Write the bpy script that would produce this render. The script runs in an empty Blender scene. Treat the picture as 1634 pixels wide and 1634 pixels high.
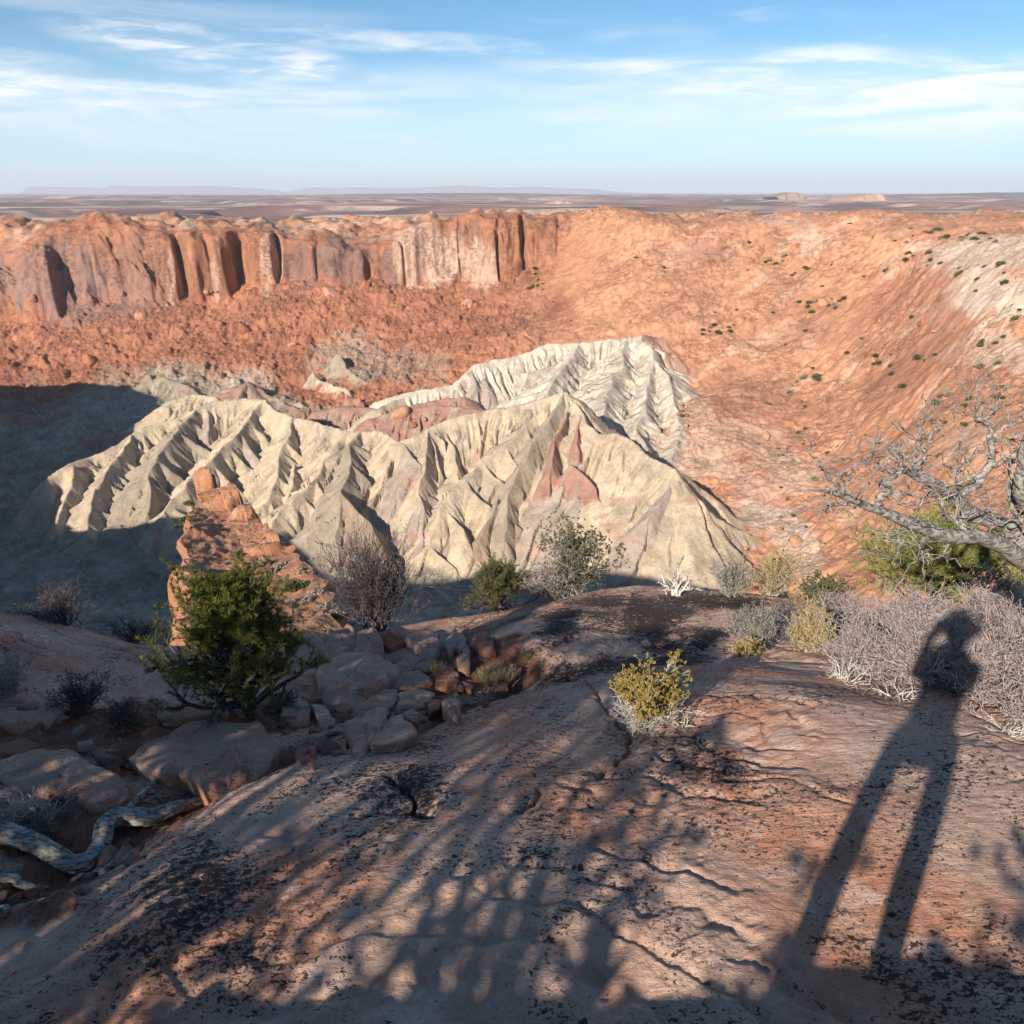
import bpy, math, random
import numpy as np
R = math.radians
SC = bpy.context.scene
COL = SC.collection
rng = np.random.default_rng(7)
random.seed(7)
F = 1230.0; PIT = R(22.48); CP, SP = math.cos(PIT), math.sin(PIT)
SUN_AZ, SUN_EL = R(33.0), R(26.3)          # direction the light travels: azimuth right of +Y, and how steeply down
SUNV = np.array([-math.sin(SUN_AZ)*math.cos(SUN_EL), -math.cos(SUN_AZ)*math.cos(SUN_EL), math.sin(SUN_EL)])  # towards the sun

# ---------- survey helpers: a bearing/elevation of the survey station plus a distance gives a world point ----------
def ray(px, py):
    k = (817-py)/F; den = CP+SP*k
    return (px-817)/F/den, (-SP+CP*k)/den
def P(px, py, Y):
    a, s = ray(px, py)
    return (a*Y, Y, s*Y)
def PA(l): return np.array([P(*q[:3]) for q in l])
def depth(p): return p[1]*CP-p[2]*SP

# ---------- noise ----------
_pr = np.random.default_rng(3)
_perm = _pr.permutation(256); _perm = np.concatenate([_perm, _perm, _perm])
_ga = _pr.uniform(0, 2*np.pi, 256); _gx, _gy = np.cos(_ga), np.sin(_ga)
_g3 = _pr.normal(size=(256,3)); _g3 /= np.linalg.norm(_g3, axis=1)[:,None]
def n2(x, y):
    xi = np.floor(x).astype(np.int64); yi = np.floor(y).astype(np.int64)
    fx = x-xi; fy = y-yi; xi &= 255; yi &= 255
    u = fx*fx*fx*(fx*(fx*6-15)+10); v = fy*fy*fy*(fy*(fy*6-15)+10)
    a = _perm[xi]; b = _perm[xi+1]
    def g(h, dx, dy): return _gx[h]*dx+_gy[h]*dy
    h00 = _perm[a+yi]; h01 = _perm[a+yi+1]; h10 = _perm[b+yi]; h11 = _perm[b+yi+1]
    p = g(h00,fx,fy)*(1-u)+g(h10,fx-1,fy)*u
    q = g(h01,fx,fy-1)*(1-u)+g(h11,fx-1,fy-1)*u
    return (p*(1-v)+q*v)*1.5
def fbm(x, y, o=4, ridged=False, gain=.5):
    r = 0; a = 1
    for i in range(o):
        n = n2(x+i*17.3, y-i*9.1)
        if ridged: n = 1-2*np.abs(n)
        r = r+a*n; a *= gain; x = x*2.03; y = y*2.03
    return r
def n3(p):
    q = np.floor(p).astype(np.int64); f = p-q; q &= 255
    u = f*f*f*(f*(f*6-15)+10); r = 0
    for dx in (0,1):
        wx = u[:,0] if dx else 1-u[:,0]; hx = _perm[q[:,0]+dx]
        for dy in (0,1):
            wy = u[:,1] if dy else 1-u[:,1]; hy = _perm[hx+q[:,1]+dy]
            for dz in (0,1):
                wz = u[:,2] if dz else 1-u[:,2]; g = _g3[_perm[(hy+q[:,2]+dz)&255]]
                r = r+wx*wy*wz*(g[:,0]*(f[:,0]-dx)+g[:,1]*(f[:,1]-dy)+g[:,2]*(f[:,2]-dz))
    return r*1.5
def fb3(p, o=4, gain=.5):
    r = 0; a = 1
    for i in range(o): r = r+a*n3(p+i*13.7); a *= gain; p = p*2.03
    return r
def sst(a, b, x):
    t = np.clip((x-a)/(b-a), 0, 1); return t*t*(3-2*t)

class TPS:
    def __init__(s, pts, lam=1e-4, scale=100.):
        s.sc = scale; p = np.asarray(pts, float); s.p = p[:,:2]/scale; n = len(p)
        d2 = ((s.p[:,None]-s.p[None])**2).sum(-1)
        K = .5*d2*np.log(d2+1e-12)+lam*np.eye(n); Q = np.hstack([np.ones((n,1)), s.p])
        A = np.block([[K, Q],[Q.T, np.zeros((3,3))]])
        w = np.linalg.solve(A, np.concatenate([p[:,2], np.zeros(3)])); s.w = w[:n]; s.a = w[n:]
    def __call__(s, x, y):
        sh = np.shape(x); x = np.ravel(x)/s.sc; y = np.ravel(y)/s.sc; r = s.a[0]+s.a[1]*x+s.a[2]*y
        for (a,b),w in zip(s.p, s.w):
            d2 = (x-a)**2+(y-b)**2+1e-12; r = r+w*.5*d2*np.log(d2)
        return r.reshape(sh)

# ---------- objects ----------
def mesh_np(name, V, faces, mat=None, parent=None, smooth=True, attrs=None, ls=None):
    """faces: (n,k) array or list of arrays with different k; ls: material index list"""
    me = bpy.data.meshes.new(name)
    if not isinstance(faces, list): faces = [faces]
    faces = [np.asarray(f, np.int32) for f in faces if len(f)]
    V = np.asarray(V, np.float32)
    nl = sum(f.size for f in faces); nf = sum(len(f) for f in faces)
    me.vertices.add(len(V)); me.vertices.foreach_set('co', V.ravel())
    me.loops.add(nl); me.loops.foreach_set('vertex_index', np.concatenate([f.ravel() for f in faces]))
    me.polygons.add(nf); cnt = np.concatenate([np.full(len(f), f.shape[1]) for f in faces])
    st = np.concatenate([[0], np.cumsum(cnt)[:-1]])
    me.polygons.foreach_set('loop_start', st.astype(np.int32))
    me.polygons.foreach_set('use_smooth', np.full(nf, smooth))
    if attrs:
        for k, v in attrs.items():
            v = np.asarray(v, np.float32)
            if v.ndim == 2:
                a = me.attributes.new(k, 'FLOAT_COLOR', 'POINT')
                c = np.ones((len(v),4), np.float32); c[:,:3] = v; a.data.foreach_set('color', c.ravel())
            else:
                a = me.attributes.new(k, 'FLOAT', 'POINT'); a.data.foreach_set('value', v)
    if mat: me.materials.append(mat)
    me.update(calc_edges=True)
    o = bpy.data.objects.new(name, me); COL.objects.link(o)
    if parent is not None: o.parent = parent
    return o
def grid_faces(nr, nc, wrap=False):
    i = np.arange(nr-1)[:,None]*nc; j = np.arange(nc if wrap else nc-1)[None,:]
    j2 = (j+1)%nc
    a = (i+j).ravel(); b = (i+j2).ravel(); return np.stack([a, b, b+nc, a+nc], 1)
def tag(o, label=None, cat=None, group=None, kind=None):
    if label: o['label'] = label
    if cat: o['category'] = cat
    if group: o['group'] = group
    if kind: o['kind'] = kind
    return o
def empty(name, loc=(0,0,0), rz=0):
    o = bpy.data.objects.new(name, None); o.location = loc; o.rotation_euler = (0,0,rz); COL.objects.link(o); return o
def clone(o, parent=None):
    c = o.copy(); COL.objects.link(c)
    if parent is not None: c.parent = parent
    for ch in [q for q in bpy.data.objects if q.parent == o]: clone(ch, c)
    return c

# ---------- node helper ----------
class NT:
    def __init__(s, name):
        s.m = bpy.data.materials.new(name); s.m.use_nodes = True; s.t = s.m.node_tree; s.n = s.t.nodes; s.l = s.t.links
        s.b = s.n['Principled BSDF']; s.b.inputs['Specular IOR Level'].default_value = .15; s.b.inputs['Roughness'].default_value = .9
        s.geo = s.n.new('ShaderNodeNewGeometry'); s.tc = s.n.new('ShaderNodeTexCoord'); s.pos = s.tc.outputs['Object']
    def put(s, sock, v):
        if hasattr(v, 'is_linked') or isinstance(v, bpy.types.NodeSocket): s.l.new(v, sock)
        else: sock.default_value = v if not isinstance(v, tuple) or len(v) != 3 or sock.type != 'RGBA' else (*v, 1)
    def noise(s, scale, detail=4, rough=.55, vec=None, dist=0, out='Fac'):
        n = s.n.new('ShaderNodeTexNoise'); n.inputs['Scale'].default_value = scale; n.inputs['Detail'].default_value = detail
        n.inputs['Roughness'].default_value = rough; n.inputs['Distortion'].default_value = dist
        s.l.new(vec or s.pos, n.inputs['Vector']); return n.outputs[out]
    def vor(s, scale, vec=None, feat='F1', out='Distance', rnd=1):
        n = s.n.new('ShaderNodeTexVoronoi'); n.feature = feat; n.inputs['Scale'].default_value = scale; n.inputs['Randomness'].default_value = rnd
        s.l.new(vec or s.pos, n.inputs['Vector']); return n.outputs[out]
    def mapv(s, scale, rot=(0,0,0), vec=None):
        n = s.n.new('ShaderNodeMapping'); n.inputs['Scale'].default_value = scale; n.inputs['Rotation'].default_value = rot
        s.l.new(vec or s.pos, n.inputs['Vector']); return n.outputs[0]
    def math(s, op, a, b=0., c=None):
        n = s.n.new('ShaderNodeMath'); n.operation = op; s.put(n.inputs[0], a); s.put(n.inputs[1], b)
        if c is not None: s.put(n.inputs[2], c)
        return n.outputs[0]
    def rng(s, v, a, b, c=0., d=1., smooth=True):
        n = s.n.new('ShaderNodeMapRange'); n.interpolation_type = 'SMOOTHSTEP' if smooth else 'LINEAR'
        s.put(n.inputs['Value'], v)
        for k, x in zip(('From Min','From Max','To Min','To Max'), (a,b,c,d)): n.inputs[k].default_value = x
        return n.outputs[0]
    def mix(s, f, a, b, mode='MIX'):
        n = s.n.new('ShaderNodeMix'); n.data_type = 'RGBA'; n.blend_type = mode
        s.put(n.inputs[0], f); s.put(n.inputs[6], a); s.put(n.inputs[7], b); return n.outputs[2]
    def attr(s, name, out='Color'):
        n = s.n.new('ShaderNodeAttribute'); n.attribute_name = name; return n.outputs[out]
    def bump(s, h, dist, strength=1, nrm=None):
        n = s.n.new('ShaderNodeBump'); n.inputs['Distance'].default_value = dist; n.inputs['Strength'].default_value = strength
        s.l.new(h, n.inputs['Height'])
        if nrm: s.l.new(nrm, n.inputs['Normal'])
        return n.outputs[0]
    def fin(s, col, nrm=None, rough=None):
        s.put(s.b.inputs['Base Color'], col)
        if nrm: s.l.new(nrm, s.b.inputs['Normal'])
        if rough is not None: s.put(s.b.inputs['Roughness'], rough)
        return s.m
# =====================================================================================
# THE CRATER
# =====================================================================================
L_pts = [(0,600,930),(130,600,930),(300,600,900),(400,600,900),(500,610,880),(600,600,880),(700,580,880),(800,550,880),
 (0,525,1060),(120,500,1080),(240,490,1085),(330,492,1085),(440,470,1080),(560,460,1085),(700,460,1085),(800,455,1075),
 (0,650,860),(100,700,760),(0,750,690),(0,850,560),(100,900,500),(200,960,450),(0,970,440),(-150,700,760),(-150,900,520),
 (400,900,490),(690,900,490),(550,900,490),(850,910,480),(1000,930,460),(1160,895,468),
 (1110,560,830),(1100,640,720),(1100,700,640),(1130,760,570),(1210,860,490),(1230,900,455),(1300,940,400),
 (1250,600,770),(1250,500,880),(1200,420,980),(1200,365,1040),(1400,860,430),(1400,700,590),(1400,600,690),(1400,500,790),(1400,400,900),(1400,360,980),
 (1600,860,350),(1600,700,450),(1600,600,520),(1600,500,590),(1600,430,660),(1600,380,740),(1640,360,880),(1800,600,500),(1800,420,700),
 (1000,500,900),(1000,420,1000),(1000,380,1040),(900,500,960),(900,530,900),(880,440,1050)]
Lp = [P(*q) for q in L_pts]+[(-200,760,-222),(0,760,-215),(150,740,-205),(0,250,-262),(-150,300,-262),(150,280,-250),(0,100,-255),(-300,300,-262),(-450,700,-235),(300,200,-200)]
U_pts = [(-150,400,1100),(0,408,1110),(60,375,1130),(130,350,1170),(200,352,1160),(300,366,1150),(400,370,1140),(500,372,1130),(560,386,1120),(640,376,1120),(700,352,1130),(760,346,1130),(830,350,1130),
 (100,352,1400),(300,349,1400),(600,348,1400),(900,348,1110),(1000,345,1120),(1100,356,1090),(1200,356,1080),(1400,350,1030),(1600,364,850),(1640,350,980),
 (800,345,1500),(1100,343,1500),(1400,341,1500),(100,352,1800),(800,347,1800),(1500,342,1800),(-150,352,1500),(1800,340,1500)]
TL = TPS(Lp, 2e-3); TU = TPS([P(*q) for q in U_pts], 1e-3)
# rim cliff: bearing -> distance of its foot, breadth of the face
cl = np.array([(-300,1060,60),(0,1075,62),(130,1090,62),(250,1095,45),(300,1088,26),(450,1095,22),(640,1092,22),(760,1090,24),(830,1085,40),(880,1070,66),(930,1055,95),(1000,1010,110),(1100,1000,110),(1250,960,130),(1400,880,160),(1634,700,200),(1900,600,200)], float)
cl_a = np.array([math.atan(ray(q[0],420)[0]) for q in cl])
notch = [(122,20,12),(291,11,26),(334,6,6),(384,17,34),(446,5,20),(510,3,7),(592,12,13),(640,4,5),(735,2.5,6),(796,5,13),(834,7,18)]
# near and left rim on which the viewpoint stands
RIM = np.array([(760,800,-12),(560,480,-12),(450,300,-10),(330,160,-8),(200,60,-12),(60,20,-16),(10,10,-15),(-20,9,-16),(-70,6,-12),(-110,8,8),(-153,23,15),(-202,41,13),(-245,58,6),(-281,82,-14),(-298,94,-24),(-347,127,-44),(-389,162,-24),(-439,227,-46),(-475,274,-85),(-489,303,-98),(-506,344,-95),(-516,370,-85),(-584,523,-31),(-622,603,-44),(-676,664,-66),(-726,721,-108),(-830,830,-112),(-980,980,-100)], float)
def rim_d(x, y):
    bd = np.full(x.shape, 1e9); bh = np.zeros(x.shape); sg = np.zeros(x.shape)
    for a, b in zip(RIM[:-1], RIM[1:]):
        d = b[:2]-a[:2]; l2 = d@d; t = np.clip(((x-a[0])*d[0]+(y-a[1])*d[1])/l2, 0, 1)
        ex = x-a[0]-t*d[0]; ey = y-a[1]-t*d[1]; dd = np.hypot(ex, ey)
        cr = d[0]*(y-a[1])-d[1]*(x-a[0])     # >0 left of the travel direction; the inside is on the right
        m = dd < bd; bd = np.where(m, dd, bd); bh = np.where(m, a[2]+t*(b[2]-a[2]), bh); sg = np.where(m, -np.sign(cr), sg)
    return bd*sg, bh
CREAM=(.575,.46,.325); WHITE=(.64,.56,.45); GREY=(.38,.31,.235); MAR=(.40,.225,.175); LIL=(.44,.35,.29); RED=(.40,.17,.10); ORA=(.59,.295,.175); VAR=(.20,.135,.125); PALE=(.62,.42,.31); BRN=(.38,.28,.20); PINKW=(.68,.47,.345)
# ridges: crest points (bearing, elevation, distance), side slope, colour, spurs?
RD = [
 # long cream crest, west to east
 ([(60,790,585),(86,758,590),(120,738,605),(150,727,622),(210,690,650),(274,668,672),(308,652,672),(334,640,680),(386,634,690),(420,638,675),(467,663,640),(514,676,618),(553,688,600),(608,687,590),(634,706,570),(686,683,578),(720,667,590),(760,656,596),(805,650,598),(845,641,598),(885,630,597),(905,624,596)],.92,CREAM,1),
 ([(308,652,672),(290,680,640),(265,708,612),(231,760,570),(238,820,530)],.95,GREY,1),
 ([(210,690,650),(175,740,600),(150,790,560),(140,850,522)],.95,CREAM,1),
 ([(120,740,600),(110,790,565),(100,830,540)],1.,CREAM,0),
 ([(420,638,675),(402,667,640),(370,695,612),(338,724,585),(300,770,550),(270,815,525)],.95,CREAM,1),
 ([(467,663,640),(452,705,600),(440,760,560),(425,810,530)],.95,CREAM,1),
 ([(471,740,580),(462,790,545),(450,838,515)],1.,CREAM,0),
 ([(553,688,600),(514,745,560),(471,796,528),(430,845,502)],.92,CREAM,1),
 ([(572,690,592),(557,712,572),(548,785,525),(537,850,496),(540,905,476)],.9,GREY,1),
 ([(548,785,525),(590,830,500),(620,880,480)],1.05,BRN,0),
 ([(634,706,570),(665,740,545),(672,800,515),(668,880,482)],1.,LIL,1),
 ([(686,683,578),(676,715,556),(671,775,525)],1.05,CREAM,0),
 ([(886,632,597),(823,691,566),(759,754,534),(700,812,506),(680,870,484)],.88,CREAM,1),
 ([(845,672,580),(831,740,543),(799,802,514),(767,858,490),(739,900,476)],.88,BRN,1),
 ([(905,624,596),(880,660,574),(850,700,553),(827,745,533),(815,800,510),(800,860,488)],1.05,GREY,0),
 ([(905,655,578),(893,690,553),(884,720,537),(879,742,526)],1.9,MAR,0),
 ([(925,660,574),(924,695,552),(918,730,534)],1.9,MAR,0),
 ([(905,742,524),(940,775,508),(975,820,489),(1005,855,476),(1035,885,466)],1.7,MAR,0),
 ([(958,690,560),(930,735,535),(908,760,522),(918,800,506),(958,845,486),(1000,885,472),(1030,905,465)],.85,LIL,0),
 ([(958,690,560),(950,723,542),(974,770,520),(1014,820,498),(1050,880,475)],.95,LIL,0),
 ([(905,630,594),(950,689,555),(985,690,546),(1010,706,532),(1040,731,514),(1078,750,499),(1100,785,484),(1120,806,477),(1150,848,466),(1185,895,456)],.84,CREAM,1),
 ([(1078,755,518),(1092,800,500),(1115,850,482),(1135,900,466)],.9,BRN,0),
 # white mountain behind
 ([(600,641,770),(648,625,778),(719,613,790),(759,582,812),(823,566,828),(878,547,842),(926,546,842),(998,538,840),(1020,534,836),(1045,572,790),(1073,600,745),(1085,660,672),(1080,710,618),(1066,742,580)],.80,WHITE,1),
 ([(1020,534,836),(1060,540,850),(1095,590,800)],.8,MAR,1),
 ([(926,546,842),(900,590,770),(870,625,720)],.7,WHITE,1),
 ([(998,538,840),(985,590,760),(960,640,690),(975,675,640)],.68,WHITE,1),
 ([(1045,572,790),(1030,630,710),(1020,680,640),(1030,715,600)],.7,WHITE,1),
 # maroon hills between
 ([(590,668,720),(640,652,720),(700,646,715),(760,652,700),(800,648,680)],.75,MAR,1),
 ([(640,652,740),(690,640,750),(745,632,755)],.75,MAR,1),
 # hills at the foot of the talus
 ([(470,630,858),(486,610,862),(500,592,866),(512,604,862),(530,612,850),(560,620,836)],1.25,CREAM,1),
 ([(540,562,905),(552,585,885),(575,605,862)],1.1,GREY,1),
 ([(360,622,835),(395,608,830),(440,632,830),(470,650,800)],.6,MAR,1),
 ([(500,655,760),(560,648,750),(610,655,740)],.8,MAR,1),
 ([(590,655,735),(640,636,770),(680,628,790)],.7,CREAM,1),
 ([(270,640,760),(310,628,770),(350,632,760)],.7,CREAM,1),
 ([(230,610,860),(265,600,870),(300,615,850)],.6,GREY,1),
 # dark ground to the west
 ([(0,690,800),(100,665,830),(180,650,840),(250,655,800)],.4,GREY,1),
 ([(0,760,680),(60,740,690),(130,700,720),(200,690,730)],.4,MAR,1),
 ([(20,800,600),(100,850,550),(180,890,510),(250,930,480)],.5,GREY,1),
 ([(0,860,560),(60,900,520),(120,960,480)],.5,GREY,1),
 ([(180,840,530),(230,880,500),(280,930,478)],.6,GREY,1),
]
segs = []
rr = np.random.default_rng(21)
for pl, k, c, sp in RD:
    w = PA(pl); s0 = 0
    for a, b in zip(w[:-1], w[1:]):
        L_ = np.hypot(*(b-a)[:2]); segs.append((a, b, k, c, s0)); s0 += L_
    if sp:
        s = rr.uniform(8,20); acc = 0
        for a, b in zip(w[:-1], w[1:]):
            d = b-a; L_ = np.hypot(d[0], d[1])
            while s < acc+L_:
                t = (s-acc)/L_; p = a+d*t; n = np.array([-d[1], d[0]])/L_
                for sgn in (1,-1):
                    if rr.random() < .18: continue
                    u = n*sgn+d[:2]/L_*np.sign(-d[2])*rr.uniform(.1,.75); u /= np.hypot(*u)
                    ln = rr.uniform(18,52); q = p-np.array([0,0,rr.uniform(0,3)]); kk = k*rr.uniform(.60,.8)
                    cc = tuple(np.clip(np.array(c)*rr.uniform(.9,1.06),0,1)) if rr.random()>.15 else LIL
                    m = np.array([*(q[:2]+u*ln*.5), q[2]-ln*.5*kk]); u2 = u+rr.normal(0,.25,2); e = np.array([*(m[:2]+u2*ln*.5), m[2]-ln*.5*kk*1.1])
                    segs.append((q, m, k*1.12, cc, rr.uniform(0,99))); segs.append((m, e, k*1.12, cc, rr.uniform(0,99)))
                s += rr.uniform(11,27)
            acc += L_
domes = [(972,335,1110,110,13),(1190,353,1060,80,13),(790,338,1150,70,10),(720,343,1145,45,8),(1380,338,1080,110,14),(1290,350,1120,80,8),(135,337,1190,40,14),(168,340,1195,30,8),(95,350,1180,30,9),(60,365,1240,60,12),(20,360,1300,60,14),
 (290,342,1420,40,8),(510,345,1180,30,8),(380,352,1250,60,5),(640,345,1350,60,8),(880,342,1200,60,6),(1600,350,1000,90,12),(1500,358,850,70,8),(240,345,1350,50,7),(560,342,1450,90,7),(1490,455,640,40,10),(1560,470,600,45,9)]
DW = [(*P(a,b,Y), w, h) for a,b,Y,w,h in domes]

def terrain(x, y, detail=True):
    r = np.hypot(x, y); az = np.arctan2(x, y)
    lo = TL(x, y)
    R0 = np.interp(az, cl_a, cl[:,1]); W = np.interp(az, cl_a, cl[:,2])
    Rr = r*np.cos(az)
    zz_ = Rr/26
    R0 = R0+24*fbm(az*11, zz_*.05+3.3, 3)+5*fbm(az*45, zz_*.25, 3)*(Rr<1300)
    dn = 0
    for px, w, dp in notch:
        a0 = math.atan(ray(px,420)[0]); wa = w*.62/F
        dn = dn+dp*np.exp(-((az-a0+.006*n2(az*0+px, Rr/22)+(Rr-1100)*.00006)/wa)**2)
    R0 = R0+dn*(W<60)
    q_ = (Rr-R0)/W; cw = sst(120,50,W); wq = cw*.17*(fbm(az*34+3, q_*1.6, 4)+.5*np.abs(n2(az*95,q_*5+4)))*sst(-.2,.25,q_)*sst(1.35,.8,q_)
    q_ = q_+wq; m = sst(0, 1, q_)
    tt = np.clip(q_,0,1); bk = np.clip(.5+.32*n2(az*26,az*0+8.)+.1*n2(az*80,az*0), .22, .8)
    m = np.where(W<70, np.where(tt<bk, tt/bk*.78, .78+.22*(1-(1-(tt-bk)/(1-bk))**2)), m)
    up = TU(x, y)
    kn = 0
    for (dx,dy,dz,w,h) in DW:
        kn = np.maximum(kn, .95*h*np.clip(1-((x-dx)**2+((y-dy)*.7)**2)/w**2, 0, 1)**.8)
    bil = np.abs(fbm(x/70, y/110, 3)); bil = (bil*17-7)*sst(0,120,Rr-R0-W*.6)
    far = sst(1050, 1200, Rr)
    up = up+11*fbm(az*17+2, az*0+1.5, 3)*sst(260,0,Rr-R0)*sst(.1,-.05,az)
    up = up-6+kn+bil*(.25+.75*far)
    up = up+sst(1700,2400,r)*(-60-0*r)
    z = lo*(1-m)+up*m
    # talus and slope relief
    tal = sst(1500,1000,r)
    if detail:
        z = z+tal*(1-m*.6)*(2.4*fbm(x/55, y/55, 4)+1.5*fbm(x/15, y/15, 4, True)*(1-.85*sst(.0,.12,az))+.5*fbm(x/4,y/4,2))
        rub = sst(.1,.0,az)*sst(640,760,r); z = z+rub*(1-m)*(5*np.maximum(0,n2(x/7,y/7)-.22)+3.5*np.maximum(0,n2(x/3.6+5,y/3.6)-.18)+4*sst(.1,.5,fbm(x/30,y/30,3)))
        z = z+rub*(1-m)*3*(.4-np.abs(n2(x/17+.6*n2(y/50,x/50),y/120)))
        # tilted sandstone ledges on the east slope
        e = sst(.02,.12,az)*sst(300,420,r)
        q = (-x*.58+y*.82)/17+.9*fbm(x/110,y/110,4)
        st = np.abs((q%1)-.35); z = z+e*(3.2*sst(.0,.22,st)-1.6)*sst(-.1,.5,fbm(x/90+7,y/90,3))+e*(1.7*fbm((x*.82+y*.58)/45+fbm(x/60,y/60,2),(-x*.58+y*.82)/20,5)+.6*fbm(x/8,y/8,3)+3.5*np.maximum(0,fbm(x/26,y/26,5)-.25)+1.6*np.abs(fbm(x/11,y/9,4)))
        z = z+m*(1.6*fbm(x/16,y/22,4))
        z = z+m*1.1*np.sin(z*1.1+2*fbm(x/40,y/40,2))*.6*cw
    # badland ridges
    best = np.full(x.shape, -1e9); bd = np.zeros(x.shape); bs = np.zeros(x.shape); bc = np.zeros(x.shape+(3,)) if detail else None
    second = np.full(x.shape, -1e9)
    sel = (r > 400)&(r < 1000)&(az > -.7)&(az < .4)
    xs, ys = x[sel], y[sel]
    if detail:
        wx = 5*fbm(xs/45, ys/45, 3); wy = 5*fbm(xs/45+9, ys/45+5, 3); xs = xs+wx; ys = ys+wy
    B = np.full(xs.shape, -1e9); D = np.zeros(xs.shape); S = np.zeros(xs.shape); Ci = np.zeros(xs.shape, int)
    for i, (a, b, k, c, s0) in enumerate(segs):
        d = b-a; l2 = d[0]**2+d[1]**2
        t = np.clip(((xs-a[0])*d[0]+(ys-a[1])*d[1])/l2, 0, 1)
        ex = xs-a[0]-t*d[0]; ey = ys-a[1]-t*d[1]; dd = np.sqrt(ex*ex+ey*ey)
        lf = (d[0]*ey-d[1]*ex) > 0
        v = a[2]+t*d[2]-np.where(lf, k*(1.38 if d[1] < 0 else 1.), k*(.92 if d[1] < 0 else 1.))*dd
        m_ = v > B; B[m_] = v[m_]
        if detail: D[m_] = dd[m_]; S[m_] = s0+t[m_]*math.sqrt(l2)+math.atan2(0,1); Ci[m_] = i
    if detail:
        amp = sst(1, 16, D)
        n1 = np.abs(n2(S/9.+Ci*3.7, D/260.+.31)); n2_ = np.abs(n2(S/3.6+Ci*1.7+.6*n2(S/9,D/40), D/150.+.4))
        B = B-amp*(8.5*(.42-n1)+7.2*(.42-n2_)+3.*(.38-np.abs(n2(S/1.6+Ci*2.1, D/80.+.7))))+1.2*amp
        B = B+.9*fbm(xs/9, ys/9, 3)
    ridge = np.full(x.shape, -1e9); ridge[sel] = B
    df = ridge-z; bl = sst(-3, 5, df)
    z = np.where(df > 6, ridge, z+np.where(df>-6, (df+6)**2/24, 0)*(df<=6))
    rd, rh = rim_d(x, y)
    rim_n = rh+ (3*fbm(x/40,y/40,3) if detail else 0)
    Wd = 20+50*sst(45,150,r)
    edge = sst(1, 0, (rd+ (7*fbm(x/30,y/30,3)*sst(40,120,r) if detail else 0))/Wd)
    keep = sst(30, 18, r)
    rim_n = rim_n+(-2-rim_n)*sst(4,26,-rd)*sst(120,60,r)
    z2 = z*(1-edge)+np.minimum(rim_n, 5)*edge
    rimtop = np.where(rd <= 0, rim_n, z2)
    z = np.where((rd < 80)&(r<1100), rimtop, z)
    if not detail: return z
    # colours
    c = np.empty(x.shape+(3,)); az3 = az[...,None]
    f = sst(-.02,.16, az+.06*fbm(x/200,y/200,2))[...,None]
    c[:] = np.array(RED)*(1-f)+np.array(ORA)*f
    n_a = fbm(x/90,y/70,4)[...,None]; n_b = fbm(x/30+7,y/30,4)[...,None]
    c = c*(1+.16*n_a+.08*n_b)
    up_m = (m*sst(0,60,Rr-R0-W))[...,None]
    c = c*(1-up_m)+(np.array(ORA)*.92*(1-sst(0,.5,n_a))+np.array(PINKW)*.85*sst(0,.5,n_a))*up_m
    cliff = (sst(.03,.2,m)*sst(1.02,.9,m)*(W<70))[...,None]
    c = c*(1-cliff)+np.array((.36,.165,.095))*(1+.2*n_b)*cliff
    fl = (sst(-185,-206,z)*sst(.24,.19,az)*sst(820,700,r-240*sst(-.2,-.4,az)+60*fbm(x/60,y/60,3)))[...,None]
    c = c*(1-fl)+np.array((.40,.35,.275))*(1+.25*n_b+.1*n_a)*fl
    # bleached strata on the east slope
    e = (sst(.1,.3,az)*sst(.25,.6, n2((-x*.58+y*.82)/22, (x*.82+y*.58)/110)+.55*n_b[...,0]))[...,None]
    c = c*(1-.4*e)+np.array(PINKW)*.4*e
    e = (sst(.0,.15,az)*sst(.3,.6, n2((-x*.58+y*.82)/18+9, (x*.82+y*.58)/90)+.5*n_b[...,0]))[...,None]; c = c*(1-.5*e)+np.array((.42,.19,.115))*.5*e
    n_c = fbm(x/13,y/13,5); n_d = fbm(x/4,y/4,3)[...,None]; c = c*(1+.10*n_d+.08*n_c[...,None])
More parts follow.
